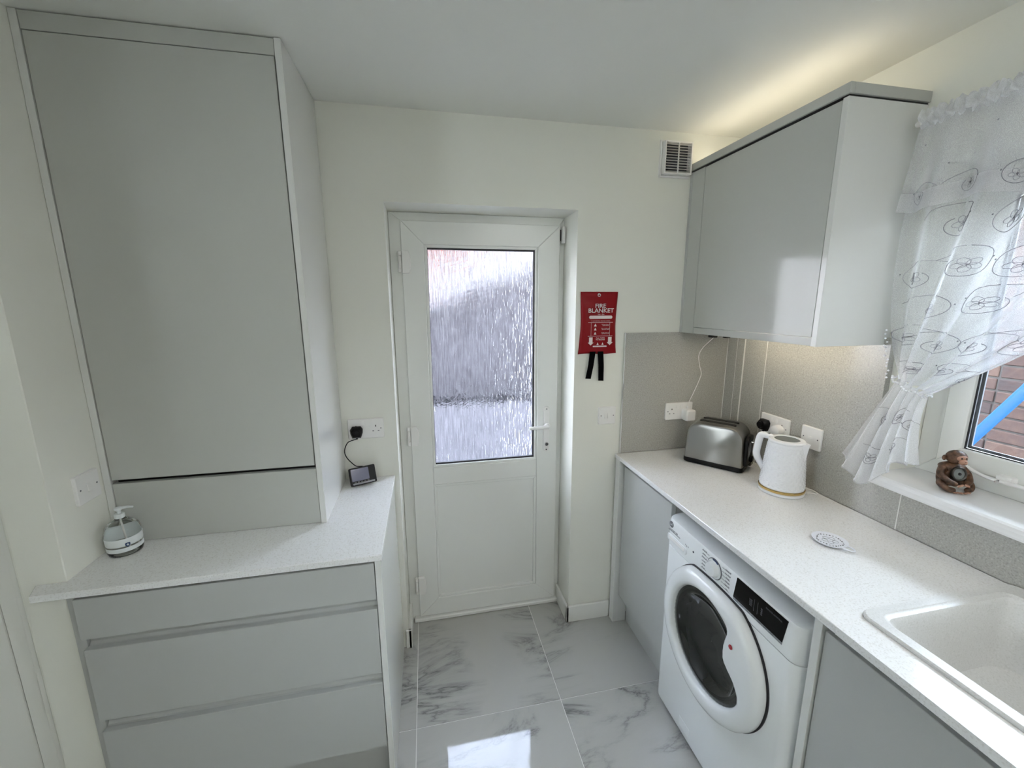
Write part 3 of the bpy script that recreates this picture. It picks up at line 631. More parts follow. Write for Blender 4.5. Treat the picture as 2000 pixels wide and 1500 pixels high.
# ---------------------------------------------------------------- washing machine
t = thing('washing_machine', 'white front-loading washing machine with a large round dark door', 'washing machine', (1.93, -.765, 0))
FXW = 1.668; YA, YB = -.472, -1.068
def wring(z, ins):
    P = []; r = .036; r0 = FXW+ins
    P.append((2.19, YA, z))
    for i in range(7): a = PI/2*i/6; P.append((r0+r*(1-math.sin(a))*1.0, YA-r*.8*(1-math.cos(a)), z))
    for i in range(7): a = PI/2*i/6; P.append((r0+r*(1-math.cos(a)), YB+r*.8*(1-math.sin(a)), z))
    P.append((2.19, YB, z)); return P
MB().loft([wring(.022, .003), wring(.035, 0), wring(.712, 0), wring(.7155, .0015)]).build('body', 'appliance', t, smooth=True)
MB().loft([wring(.7175, .0015), wring(.720, -.001), wring(.818, -.001), wring(.826, .003), wring(.830, .014), wring(.8325, .06)]).build('control_fascia', 'appliance', t, smooth=True)
for x in (1.74, 2.12):
    for y in (-.52, -1.02): MB().cyl((x, y, .0115), (0, 0, 1), .02, .022, 12).build('foot', 'black', t)
b = MB(); b.loft([[(FXW-.0012, y, z) for y, z in ((-.640, .050), (-.700, .050), (-.700, .085), (-.640, .085))], [(FXW+.001, y, z) for y, z in ((-.638, .048), (-.702, .048), (-.702, .087), (-.638, .087))]]); b.build('filter_flap', 'appliance', t)
# door ring
yc, zc = -.766, .527
NA = 144
def outer(a, r):   # flattened at the top, just below the fascia
    y, z = r*math.cos(a), r*math.sin(a)
    lim = .206*(r/.236)
    if z > lim: z = lim+(z-lim)*.25
    return y, z
def inner(a, r):   # a measured so that a=0 points to -y (right in the photograph)
    d = (math.degrees(a)+180) % 360-180
    T_ = [(-18, 1), (-10, .95), (0, .82), (8, .68), (15, .61), (22, .59), (32, .63), (40, .70), (46, .80), (50, .92), (54, .99), (58, 1)]
    if d <= -18 or d >= 58: return r
    for (a0, k0), (a1, k1) in zip(T_, T_[1:]):
        if a0 <= d <= a1: return r*(k0+(k1-k0)*(d-a0)/(a1-a0))
def ring(f, x): return [(x, yc-f(a)[0], zc+f(a)[1]) for a in [2*PI*i/NA for i in range(NA)]]
def fo(r): return lambda a: outer(a, r)
def fi(r): return lambda a: (inner(a, r)*math.cos(a), inner(a, r)*math.sin(a))
b = MB(); b.loft([ring(fo(.232), FXW-.004), ring(fo(.236), FXW-.010), ring(fo(.234), FXW-.024), ring(fo(.226), FXW-.036), ring(fo(.212), FXW-.041),
                  ring(fi(.190), FXW-.043), ring(fi(.180), FXW-.041), ring(fi(.175), FXW-.034), ring(fi(.173), FXW-.020)], cap=False)
dr = b.build('door_ring', 'appliance', t, smooth='all')
b = MB(); b.loft([ring(fo(.10), FXW-.0004), ring(fo(.2385), FXW-.0004), ring(fo(.2385), FXW-.0040), ring(fo(.10), FXW-.0040)], cap=False); b.build('door_seal', 'gasket', t)
q_ = Matrix.Rotation(-PI/2, 3, 'Y')
MB().lathe((FXW, yc, zc), [(.182, .014), (.176, .022), (.150, .026), (.146, .022), (.120, .006), (.060, .002), (.0005, .001)], 64, q=q_, cap=False).build('door_glass', 'drumglass', t, smooth='all')
MB().lathe((FXW, yc, zc), [(.1785, .0235), (.1765, .030), (.1735, .0235)], 64, q=q_, cap=False).build('glass_trim', 'drum', t, smooth='all')
MB().lathe((FXW-.0425, yc-.128, zc+.104), [(.0001, .0035), (.0062, .0035), (.0072, .001)], 18, q=q_, cap=False).build('door_badge', 'redbutton', t)
# controls
XF = FXW-.001
k = MB().lathe((XF, -.748, .784), [(.031, 0), (.033, .002), (.027, .003), (.0255, .004), (.0235, .017), (.021, .0195), (.0005, .0195)], 40, q=q_, cap=False, fn=lambda r, z, a, kk, i: r*(1+.018*math.cos(16*a)) if z > .003 and r > .02 else r).build('dial', 'appliance', t, smooth=True)
MB().lathe((XF, -.748, .784), [(.0345, .0), (.0345, .0008), (.0328, .0026), (.0318, .0022)], 40, q=q_, cap=False).build('dial_ring', 'print', t)
b = MB()
A_ = [math.radians(x) for x in range(58, 112, 6)]
b.loft([[(XF-.0008, -.748-r*math.cos(a), .784+r*math.sin(a)) for r in (.0275, .0325)]+[(XF-.0034, -.748-r*math.cos(a), .784+r*math.sin(a)) for r in (.0325, .0275)] for a in A_]); b.build('dial_mark', 'navy', t)
for i in range(6):
    for s_, u in ((1, .052), (-1, .047)):
        b = MB(); z = .812-i*.0125; b.box(XF-.0006, XF, -.748-s_*u-.018, -.748-s_*u+.018, z-.0005, z+.0005); b.build('printed_line', 'print', t)
PR = ['Cotton 60', 'Eco 40-60', 'Mixed', 'Delicate', 'Rapid 30', 'Spin']
for i, s in enumerate(PR):
    text('lettering', s, .0058, (XF-.0003, -.748-.060, .815-i*.0125), 'print', t, face='x')
    text('lettering', ['Wool 30', 'Rinse', 'Perfect 20', '14 min', '30 min', '59 min'][i], .0058, (XF-.0003, -.748+.052, .815-i*.0125), 'print', t, face='x')
b = MB(); b.prism([(-.847, .822), (-1.028, .822), (-1.018, .752), (-.838, .752)], 'x', XF-.0018, XF+.0005); dsp = b.build('display_panel', 'display', t)
b = MB(); b.prism([(-.8385, .7515), (-1.018, .7515), (-1.017, .7435), (-.8375, .7435)], 'x', XF-.0010, XF+.0005); b.build('key_strip', 'printpale', t)
for i in range(7):
    MB().box(XF-.0016, XF-.0009, -.852-i*.022-.006, -.852-i*.022+.006, .7462, .7488).build('key', 'print', t)
text('lettering', 'REMOTE CONTROL', .0062, (XF-.0022, -.985, .808), 'print', dsp, face='x')
text('lettering', '1400\n1200\n1000\n 800', .0062, (XF-.0022, -.905, .784), 'print', dsp, face='x')
text('lettering', '90\n60\n40\n20', .0062, (XF-.0022, -.945, .784), 'print', dsp, face='x')
for y in (-.918, -.931): MB().box(XF-.0024, XF-.0018, y-.0004, y+.0004, .766, .803).build('scale_line', 'print', dsp)
MB().cyl((XF-.0004, -.503, .805), (1, 0, 0), .0125, .0012, 28).build('badge', 'print', t)
MB().lathe((XF-.0012, -.503, .805), [(.0095, 0), (.0110, 0), (.0110, .0006), (.0095, .0006)], 28, q=q_, cap=False).build('badge_ring', 'printpale', t)
b = MB(); b.box(XF-.0016, XF-.0010, -.4995, -.4978, .800, .811).box(XF-.0016, XF-.0010, -.5082, -.5065, .800, .811).box(XF-.0016, XF-.0010, -.5082, -.4978, .8045, .8062); b.build('badge_letter', 'labelclear', t)
text('lettering', 'H-WASH 500', .0085, (XF-.0003, -.520, .785), 'print', t, face='x')
MB().box(XF-.0006, XF, -.560, -.486, .7785, .7805).build('printed_line', 'printdark', t)
text('lettering', '9 kg  A', .0075, (XF-.0003, -.602, .775), 'print', t, face='x')
MB().cyl((XF, -.640, .775), (1, 0, 0), .0035, .003, 12).build('indicator', 'printdark', t)
dd = MB().prism(rrect(.118, .026, .008, 4, (-.545, .7515)), 'x', XF-.0035, XF+.001, .0015, 1).build('detergent_drawer', 'appliance', t, smooth=True)
MB().prism(rrect(.100, .014, .006, 4, (-.545, .7535)), 'x', XF-.0050, XF-.0034, .0006, 1).build('drawer_grip', 'plastic', dd)

# ---------------------------------------------------------------- upper cupboard
UX, UY, U0, U1 = 1.973, -.7223, 1.4966, 2.2044
t = thing('wall_cabinet', 'light-grey gloss wall cupboard over the kettle and toaster with lights under and over', 'cupboard', (2.1, -.36, U0))
MB().box(UX, XR-.001, UY, UY+.018, U0, U1, .0006).build('side_panel', 'panel', t)
MB().box(UX, XR-.001, -.019, -.0015, U0, U1, .0006).build('side_panel', 'matt', t)
MB().box(UX+.001, UX+.019, -.1025, -.0195, U0, U1-.001, .0006).build('filler_strip', 'gloss', t)
MB().box(UX+.001, UX+.019, -.7025, -.1045, U0+.029, U1-.003, .0012).build('door', 'gloss', t)
MB().box(UX+.003, UX+.021, -.7038, -.1045, U0+.001, U0+.0275, .0006).build('light_rail', 'gloss', t)
b = MB(); b.box(UX+.022, XR-.001, -.7038, -.0195, U0+.030, U0+.046).box(UX+.022, XR-.001, -.7038, -.0195, U1-.018, U1-.002).box(XR-.008, XR-.001, -.7038, -.0195, U0+.047, U1-.019).box(UX+.021, UX+.024, -.7038, -.0195, U0+.047, U1-.019)
b.build('carcass', 'matt', t)
MB().box(UX+.004, XR-.001, UY+.004, -.002, U1+.0005, U1+.006).build('shade_strip', 'gap', t)  # dark sheet painting the shade below the cornice
b = MB(); co = [(UX-.004, U1+.006), (UX-.004, 2.238), (UX+.012, 2.238), (UX+.012, U1+.010), (XR-.001, U1+.010)]
b.box(UX-.004, UX+.012, UY-.004, -.002, U1+.006, 2.239, .0008).box(UX+.0125, XR+0.014-.015, UY-.004, UY+.012, U1+.006, 2.239, .0008); b.build('cornice', 'gloss', t)
MB().box(UX+.0125, XR-.002, UY+.0125, -.002, U1+.0065, U1+.009).build('top_board', 'matt', t)
tag(MB().box(2.030, 2.046, -.690, -.030, U1+.0095, U1+.0125).build('led_strip', 'led'), 'warm light strip lying on top of the wall cupboard behind its cornice', 'light strip')
M['led2'] = mat('warm_led_under', (1, 1, 1), .5, emit=(1, .86, .66), es=9)
tag(MB().box(2.10, 2.110, -.690, -.190, U0+.0255, U0+.0295).build('led_strip', 'led2'), 'warm light strip fixed underneath the wall cupboard', 'light strip')
t = thing('light_driver', 'black connector block and taped leads hanging under the wall cupboard corner', 'connector', (2.05, -.15, 1.50))
MB().box(2.030, 2.060, -.165, -.135, U0-.016, U0+.029, .003).build('connector_block', 'black', t)
MB().box(2.062, 2.100, -.150, -.125, U0-.018, U0+.029, .003).build('connector_block', 'printpale', t)
MB().box(2.104, 2.135, -.155, -.125, U0-.020, U0+.029, .003).build('connector_block', 'black', t)
for k_ in range(5):
    y = -.165+.01*k_
    MB().tube([(2.02, y, U0+.008), (2.06, y-.006, U0-.004-.003*k_), (2.12, y+.004, U0-.010+.004*k_), (2.17, y, U0+.012)], .0013, 6, smooth=4).build('lead', 'plastic', t, smooth=True)

# ---------------------------------------------------------------- toaster
ang = math.atan2(-.195, .150)
t = thing('toaster', 'brushed steel two-slot toaster with black base in the worktop corner', 'toaster', (2.066, -.218, H), ang)
L, Wd, HT = .246, .152, .196
def tprof(l, z0, z1, r, n=8, tap=0):
    P = [(-l/2, z0)]
    for i in range(n+1): a = PI-PI/2*i/n; P.append((-l/2+tap+r+r*math.cos(a), z1-r+r*math.sin(a)))
    for i in range(n+1): a = PI/2-PI/2*i/n; P.append((l/2-tap-r+r*math.cos(a), z1-r+r*math.sin(a)))
    P.append((l/2, z0)); return P
def at(P, y): return [(p[0], y, p[1]) for p in P]
b = MB(); P0 = tprof(L, .022, HT, .060, tap=.006); P1 = tprof(L-.010, .022, HT-.005, .056, tap=.006); P2 = tprof(L-.028, .024, HT-.014, .048, tap=.006)
b.loft([at(P2, -Wd/2), at(P1, -Wd/2+.004), at(P0, -Wd/2+.014), at(P0, Wd/2-.014), at(P1, Wd/2-.004), at(P2, Wd/2)]); b.build('steel_shell', 'steel', t, smooth=True, local=True)
MB().prism(rrect(L+.004, Wd+.004, .018, 5), 'z', .004, .024, .003, 2).build('base', 'black', t, smooth=True, local=True)
for x in (-.09, .09):
    for y in (-.05, .05): MB().cyl((x, y, .0025), (0, 0, 1), .009, .005, 12).build('foot', 'black', t, local=True)
for y in (-.026, .026):
    MB().prism(rrect(.150, .026, .010, 5, (0, y)), 'z', HT-.004, HT+.0014, .001).build('bread_slot', 'black', t, local=True)
MB().prism(tprof(.106, .030, .155, .030), 'x', L/2-.004, L/2+.010, .003, 2).build('end_panel', 'black', t, smooth=True, local=True)
for y in (-.022, -.008, .008, .022): MB().box(L/2+.010, L/2+.0115, y-.0015, y+.0015, .060, .140).build('grille_line', 'chrome', t, local=True)
b = MB(); b.box(L/2+.010, L/2+.038, -.018, .018, .128, .136, .003); b.build('lever', 'chrome', t, local=True)
MB().cyl((L/2+.016, 0, .052), (1, 0, 0), .014, .014, 20, bev=.002).build('browning_dial', 'black', t, smooth=True, local=True)
MB().box(L/2+.009, L/2+.022, -.030, .030, .0245, .029, .002).build('crumb_tray_lip', 'chrome', t, local=True)

# ---------------------------------------------------------------- kettle
t = thing('kettle', 'white textured cordless kettle with a gold band at its foot', 'kettle', (2.118, -.527, H), math.atan2(-.91, .40))
MB().lathe((0, 0, 0), [(.070, .0006), (.079, .0015), (.0805, .006), (.0800, .0115), (.074, .0125)], 48).build('power_base', 'kettle', t, smooth=True, local=True)
MB().lathe((0, 0, 0), [(.0770, .0127), (.0785, .0145), (.0785, .0205), (.0765, .0225)], 48).build('gold_band', 'gold', t, smooth=True, local=True)
prof = [(.0755, .0230)]+[(.0760-.0145*(k_/68)**1.15, .026+k_*.0025) for k_ in range(69)]+[(.0600, .200)]
def dia(r, z, a, k_, i):
    if k_ < 3 or k_ > 66: return r
    row = ((k_-3)//6); u = ((i+(4 if row % 2 else 0)) % 8)/4-1; v = ((k_-3) % 6)/3-1
    best = max(1-abs(u)-abs(v), 0); u2 = ((i+(0 if row % 2 else 4)) % 8)/4-1; v2 = v-1 if v > 0 else v+1
    best = max(best, 1-abs(u2)-abs(v2)); return r+.0030*best-.001
b = MB(); b.lathe((0, 0, 0), prof, 208, fn=dia); b.build('body', 'kettle', t, smooth='all', local=True)
MB().lathe((0, 0, 0), [(.0600, .2002), (.0620, .202), (.0622, .206), (.058, .2105), (.043, .2115), (.042, .208)], 48, cap=False).build('lid_rim', 'kettle', t, smooth=True, local=True)
MB().cyl((0, 0, .2075), (0, 0, 1), .0422, .003, 40).build('lid_window', 'lens', t, local=True)
hpth = [(-.050, 0, .203), (-.072, 0, .207), (-.090, 0, .205), (-.097, 0, .192), (-.101, 0, .160), (-.104, 0, .130), (-.098, 0, .108), (-.085, 0, .088), (-.072, 0, .068)]
b = MB(); b.tube(hpth, [.010, .0115, .012, .0125, .0125, .0125, .012, .011, .009], 12, smooth=3, flat=1.1); b.build('handle', 'kettle', t, smooth=True, local=True)
b = MB(); b.loft([[(.050, -.026, .206), (.078, 0, .206), (.050, .026, .206), (.048, 0, .207)], [(.053, -.023, .190), (.0745, 0, .194), (.053, .023, .190), (.050, 0, .19)], [(.064, -.004, .130), (.0670, 0, .130), (.064, .004, .130), (.059, 0, .13)]]); b.build('spout', 'kettle', t, local=True)
MB().tube([(.052, -.022, .2065), (.077, 0, .2075), (.052, .022, .2065)], .0018, 6).build('spout_lip', 'kettle', t, local=True)
MB().box(-.088, -.060, -.006, .006, .2145, .2185, .001).build('lid_button', 'lens', t, local=True)
tag(MB().tube([(2.184, -.583, H+.004), (2.195, -.575, H+.003), (2.222, -.590, H+.003), (2.226, -.565, H+.006), (2.215, -.545, H+.009), (2.222, -.50, H+.02), (2.226, -.43, H+.06), (2.222, -.395, H+.12), (2.221, -.378, H+.162)], .0028, 8, smooth=5).build('lead', 'plastic', smooth=True),
    'white kettle lead coiled behind the kettle against the splashback', 'cable')

# ---------------------------------------------------------------- spoon rest / coaster
t = thing('coaster', 'small round white patterned coaster with a loop handle on the worktop', 'coaster', (1.968, -.862, H), 0)
MB().lathe((0, 0, 0), [(.030, .0006), (.040, .003), (.046, .0075), (.0465, .009), (.043, .0085), (.036, .006), (.0005, .0055)], 40).build('dish', 'porcelain', t, smooth=True, local=True)
da = math.atan2(-.062, .012)
d_ = Vector((math.cos(da), math.sin(da), 0)); s_ = Vector((-d_.y, d_.x, 0))
MB().tube([d_*.042+s_*.012+Vector((0, 0, .007)), d_*.058+s_*.010+Vector((0, 0, .008)), d_*.068+Vector((0, 0, .008)), d_*.058-s_*.010+Vector((0, 0, .008)), d_*.042-s_*.012+Vector((0, 0, .007))], .0026, 8, smooth=4).build('loop_handle', 'porcelain', t, smooth=True, local=True)
for k_ in range(26):
    a = 2*PI*k_/26; r = .033+.0015*math.sin(5*a)
    MB().cyl((r*math.cos(a), r*math.sin(a), .0062), (0, 0, 1), .0016+.0008*(k_ % 3 == 0), .0014, 6).build('pattern_dot', 'print', t, local=True)
for k_ in range(5):
    a = 2*PI*k_/5+.3; c_ = Vector((.014*math.cos(a), .014*math.sin(a), .0063))
    MB().tube([c_+Vector((.0075*math.cos(x), .0075*math.sin(x), 0)) for x in [2*PI*i/12 for i in range(13)]], .0005, 4).build('pattern_petal', 'printpale', t, local=True)

# ---------------------------------------------------------------- monkey figurine on the sill
t = thing('monkey_figurine', 'small brown seated monkey figurine with a round dial in its belly on the window sill', 'figurine', (2.318, -.915, 1.0752), math.atan2(-1.5, -.85)+PI/2+.25)
# local frame: faces -y
V = Vector
me = bpy.data.meshes.new('body')
J = [((0, .008, .030), .026), ((0, .006, .058), .026), ((0, .002, .080), .017), ((0, -.002, .088), .012),
     ((-.024, .004, .070), .012), ((-.040, -.006, .050), .0105), ((-.030, -.026, .034), .009), ((-.010, -.034, .026), .008),
     ((.024, .004, .070), .012), ((.040, -.006, .050), .0105), ((.030, -.026, .034), .009), ((.010, -.034, .026), .008),
     ((-.020, .004, .020), .014), ((-.044, -.018, .026), .011), ((-.036, -.028, .012), .0095), ((-.014, -.036, .009), .0085),
     ((.020, .004, .020), .014), ((.044, -.018, .026), .011), ((.036, -.028, .012), .0095), ((.014, -.036, .009), .0085)]
E_ = [(0, 1), (1, 2), (2, 3), (2, 4), (4, 5), (5, 6), (6, 7), (2, 8), (8, 9), (9, 10), (10, 11), (0, 12), (12, 13), (13, 14), (14, 15), (0, 16), (16, 17), (17, 18), (18, 19)]
me.from_pydata([j[0] for j in J], E_, [])
ob = bpy.data.objects.new('body', me); C.objects.link(ob); ob.parent = t
ob.modifiers.new('skin', 'SKIN'); ob.modifiers.new('sub', 'SUBSURF').levels = 2; ob.modifiers['sub'].render_levels = 2
for i, j in enumerate(J): me.skin_vertices[0].data[i].radius = (j[1], j[1])
me.skin_vertices[0].data[0].use_root = True
me.materials.append(M['fur'])
ob.modifiers['skin'].use_smooth_shade = True
b = MB(); b.ball((0, -.004, .103), .023, (1.12, .95, .92), sub=3); b.build('head', 'fur', t, smooth='all', local=True)
for s in (-1, 1): b = MB(); b.ball((s*.030, 0, .100), .008, (.8, .45, 1.1)); b.build('ear', 'fur', t, smooth='all', local=True)
b = MB(); b.ball((0, -.0185, .104), .0145, (1.12, .62, .75), sub=3); b.ball((0, -.0255, .094), .0098, (1.15, .8, .85), sub=3); b.build('face', 'skin', t, smooth='all', local=True)
for s in (-1, 1): b = MB(); b.ball((s*.0065, -.0270, .1060), .0023, (1, .6, 1)); b.build('eye', 'black', t, smooth='all', local=True)
for s in (-1, 1): b = MB(); b.ball((s*.002, -.0338, .0975), .0009); b.build('nostril', 'black', t, local=True)
MB().tube([(-.005, -.0325, .0905), (0, -.0338, .0895), (.005, -.0325, .0905)], .0005, 5).build('mouth', 'fur', t, local=True)
qd = Matrix.Rotation(math.radians(78), 3, 'X')
MB().lathe((0, -.020, .056), [(.0215, -.004), (.0215, .003), (.0195, .0045), (.0165, .003), (.0160, .0)], 32, q=qd, cap=False).build('dial_ring', 'brass_dark', t, smooth=True, local=True)
MB().lathe((0, -.020, .056), [(.0165, .001), (.009, .0028), (.0005, .0032)], 28, q=qd, cap=False).build('dial_face', 'lens', t, smooth=True, local=True)
MB().lathe((0, -.020, .056), [(.0045, .0030), (.0040, .0045), (.0005, .0045)], 16, q=qd, cap=False).build('dial_hub', 'black', t, smooth=True, local=True)
for s in (-1, 1):
    b = MB()
    for k_ in range(5): b.ball((s*(.005+k_*.0042), -.044+.0012*k_, .0055+(.001 if k_ == 2 else 0)), .0030 if k_ else .0038, (1, 1.3, .9), sub=1)
    b.build('toes', 'skin', t, smooth='all', local=True)
    b = MB()
    for k_ in range(4): b.ball((s*(.004+k_*.0036), -.0415, .029-k_*.0012), .0026, (1, 1, 1.7), sub=1)
    b.build('fingers', 'skin', t, smooth='all', local=True)

# fill panel added on the ceiling, unseen behind the camera, to brighten the room
M['fill_panel'] = mat('fill_panel', (1, 1, 1), .5, emit=(1, .98, .95), es=1.6)
t = thing('fill_light', 'flat square white fill panel added unseen behind the viewpoint to brighten the room', 'fill light', (1.6, -2.5, CZ))
MB().box(1.15, 2.05, -2.95, -2.05, CZ-.020, CZ-.0005, .004).build('housing', 'plastic', t)
MB().box(1.17, 2.03, -2.93, -2.07, CZ-.022, CZ-.0202).build('diffuser', 'fill_panel', t)

# ================================================================== CURTAIN
RX = 2.195
t = thing('net_curtain', 'white sheer embroidered curtain tied back with beads at the kitchen window', 'curtain', (RX, -.8, 1.05))
def bez(a, c, b_, u): return a*(1-u)**2+c*2*u*(1-u)+b_*u*u
def cloth(s, v):
    """upper drape: s 0..1 from wall edge to free edge, v 0 header .. 1 tie"""
    top = V((0, -.772-.83*s, 2.128)); tie = V((0, -.795-.085*s, 1.405-.045*s)); ct = V((0, -.725-.637*s, 1.62+.06*s))
    p = bez(top, ct, tie, v)
    # the wall edge bulges over the tie
    n = 6; ph = 2*PI*n*s+1.3*math.sin(5*s)
    amp = .024*(1-.25*v)*(1-math.exp(-9*v-.4))
    amp2 = amp*(1-v**6*.2)
    x = RX+amp2*math.sin(ph)+.010*math.sin(3.1*s*PI+2*v)+.028*v**3
    p.x = x-.010*math.sin(PI*v)*math.cos(ph*.5); p.y += .006*math.cos(ph)*(v); return p
def tail(s, v):
    a = V((0, -.795-.085*s, 1.405-.045*s)); e = V((0, -.690-.225*s, 1.115-.075*math.sin(PI*min(1, s*1.35))+.055*s*s)); c = bez(a, (a+e)/2+V((0, -.01+.02*s, 0)), e, v)
    n = 5; ph = 2*PI*n*s+.6
    c.x = RX+.0+.030*(1-v)**3-.004+(.009+.010*v)*math.sin(ph)-.018*v
    c.z += .006*math.sin(ph*1.3+1)*v; return c
def sheet(fn, nu, nv, name, m, parent, s0=0, s1=1, v0=0, v1=1):
    vs = [fn(s0+(s1-s0)*i/nu, v0+(v1-v0)*j/nv)-wloc(parent) for j in range(nv+1) for i in range(nu+1)]
    fs = [(j*(nu+1)+i, j*(nu+1)+i+1, (j+1)*(nu+1)+i+1, (j+1)*(nu+1)+i) for j in range(nv) for i in range(nu)]
    me = bpy.data.meshes.new(name); me.from_pydata(vs, [], fs); me.materials.append(M[m])
    for p in me.polygons: p.use_smooth = True
    o = bpy.data.objects.new(name, me); C.objects.link(o); o.parent = parent; return o
sheet(cloth, 220, 70, 'drape', 'sheer', t)
sheet(tail, 70, 40, 'tail', 'sheer3', t)
def edge(fn, s, r=.0014):
    return [fn(s, j/40) for j in range(41)]
MB().tube(edge(cloth, .999), .0022, 6).build('hem', 'sheer2', t, smooth=True)
MB().tube([tail(i/40, 1) for i in range(41)], .0022, 6).build('hem', 'sheer2', t, smooth=True)
def val(s, v):
    y = -.766-1.27*s; ph = 2*PI*10*s+1.1*math.sin(9*s)
    z = 2.128-(.232+.008*math.sin(ph*.5))*v
    return V((RX-.012+(.004+.016*v)*math.sin(ph)-.012*v, y+(.02*(1-s*3) if s < .33 else 0)*v, z))
vo = sheet(val, 260, 16, 'valance', 'sheer4', t)
sheet(lambda s, v: val(s, .78+.22*v)+V((-.0015, 0, 0)), 260, 5, 'valance_hem', 'sheer2', vo)
# gathered heading
def head(s, v):
    y = -.764-1.27*s; a = 2*PI*v
    r = .0175+.0075*noise.noise(V((s*95, 3*math.cos(a), 3*math.sin(a))))+.0045*math.sin(2*PI*58*s+2*math.sin(a))
    st_ = 1.5 if math.sin(a) > .3 else 1
    return V((RX-.002+r*math.cos(a), y+.004*math.sin(a*3+s*200), 2.136+r*st_*math.sin(a)))
sheet(head, 520, 18, 'gathered_heading', 'sheer3', t)
t2 = thing('curtain_rod', 'slim white rod threaded through the gathered curtain heading', 'curtain rod', (RX, -.76, 2.136))
MB().tube([(RX, -.758, 2.136), (RX, -2.06, 2.136)], .006, 10).build('rod', 'plastic', t2)
for y in (-.764, -2.05): MB().box(RX-.004, XR-.0005, y-.004, y+.004, 2.130, 2.142).build('bracket', 'plastic', t2)
MB().ball((RX, -.752, 2.136), .009).build('end_cap', 'plastic', t2, smooth='all')
# beaded tie
tb = thing('bead_tieback', 'string of clear beads gathering the net curtain beside the window', 'tieback', (RX, -.83, 1.38))
for k_ in range(46):
    a = 2*PI*k_/46
    MB().ball((RX+.020+.038*math.cos(a), -.838+.050*math.sin(a), 1.383-.022*math.sin(-a)+.004*math.sin(7*a)), .0036, sub=1).build('bead', 'bead', tb, smooth='all')
for k_ in range(14):
    MB().ball((RX-.016-.004*random.random(), -.772+.012*random.random()-.002*k_, 1.545-.011*k_+.006*random.random()), .0034, sub=1).build('bead', 'bead', tb, smooth='all')
# embroidery: vines, petals and dots following the folds
emb = MB()
def sp(fn, s, v, off=-.0012): p = fn(min(max(s, .002), .998), min(max(v, .0), 1)); p.x += off; return p
def ten(fn, pts, r=.0008):
    P = [sp(fn, s, v) for s, v in pts]
    emb.tube(P, r, 4)
def motif(fn, s, v, S, Vv, d=1):
    # curling stem
    pts = []
    for i in range(26):
        u = i/25; a = u*PI*1.75; r = 1-.62*u
        pts.append((s+S*(d*(r*math.sin(a))), v+Vv*(-r*math.cos(a)+.2)))
    ten(fn, pts, .0008)
    pts2 = [(s+S*d*(-.1-1.5*u), v+Vv*(-.8+.55*u*u)) for u in [i/8 for i in range(9)]]
    ten(fn, pts2, .0006)
    # flower
    cs, cv = s+S*d*.12, v+Vv*.22
    for k2 in range(5):
        a = 2*PI*k2/5+.4
        loop = [(cs+S*.42*math.cos(a)*(1-math.cos(x))*.5+S*.15*math.sin(x)*-math.sin(a), cv+Vv*.42*math.sin(a)*(1-math.cos(x))*.5+Vv*.15*math.sin(x)*math.cos(a)) for x in [2*PI*i/10 for i in range(11)]]
        ten(fn, loop, .0006)
    emb.ball(sp(fn, cs, cv, -.002), .0026, (.5, 1, 1), sub=1)
    emb.ball(sp(fn, s+S*d*.9, v-Vv*.1, -.002), .0022, (.5, 1, 1), sub=1)
random.seed(5)
for r_ in range(6):
    v = .17+r_*.145
    wv = .83-.75*v
    Vv = .062 if v < .8 else .04
    n = max(3, int(7*(1-.5*v)))
    for c_ in range(n):
        s = (c_+.5+(.5 if r_ % 2 else 0)*.8)/n
        if s < .97: motif(cloth, s, v+.02*random.uniform(-1, 1), .046/max(wv, .3), Vv, 1 if (c_+r_) % 2 else -1)
for s, v in ((.25, .35), (.6, .3), (.85, .45), (.35, .7), (.7, .72)): motif(tail, s, v, .11, .10, 1 if s < .5 else -1)
for c_ in range(13): motif(val, (c_+.5)/13, .80, .022, .14, 1 if c_ % 2 else -1)
for c_ in range(16): emb.ball(sp(val, (c_+.3)/16, .25+.3*(c_ % 2), -.002), .0022, (.5, 1, 1), sub=1)
e = emb.build('embroidery', 'thread', t, smooth='all'); e['kind'] = 'stuff'

# ================================================================== OUTSIDE
# neighbour's brick wall beyond the window, single bricks where they can be seen
t = thing('brick_wall', 'weathered brick wall of the neighbouring plot seen through the kitchen window', 'brick wall', (4.1, -.5, 0))
NXW = 4.06
MB().box(NXW+.006, NXW+.25, -4.5, 3.2, -.2, 2.159).build('mortar_bed', 'mortar', t)
random.seed(3)
bm_len = {}
far = MB()
z = -.15; r_ = 0
while z < 2.09:
    y = 3.1-(.11 if r_ % 2 else 0); k_ = 0
    while y > -4.3:
        ln = .215 if (k_+r_) % 2 else .102
        dpt = random.uniform(-.003, .003)
        if -.85 < y < .75 and .55 < z < 2.24:
            if ln not in bm_len: bm_len[ln] = MB().box(0, .05, -ln, 0, 0, .065, .004).build('brick', 'brick', t, local=True); o = bm_len[ln]
            else: o = bpy.data.objects.new('brick', bm_len[ln].data); C.objects.link(o); o.parent = t
            o.location = V((NXW-.004+dpt, y, z))-t.location; o.rotation_euler = (random.uniform(-.006, .006), 0, random.uniform(-.01, .01))
        else: far.box(NXW-.004+dpt, NXW+.02, y-ln, y, z, z+.065)
        y -= ln+.010; k_ += 1
    z += .075; r_ += 1
o = far.build('brickwork', 'brick', t); o['kind'] = 'stuff'
MB().box(NXW-.03, NXW+.28, -4.5, 3.2, 2.16, 2.21, .01).build('coping', 'paving', t)
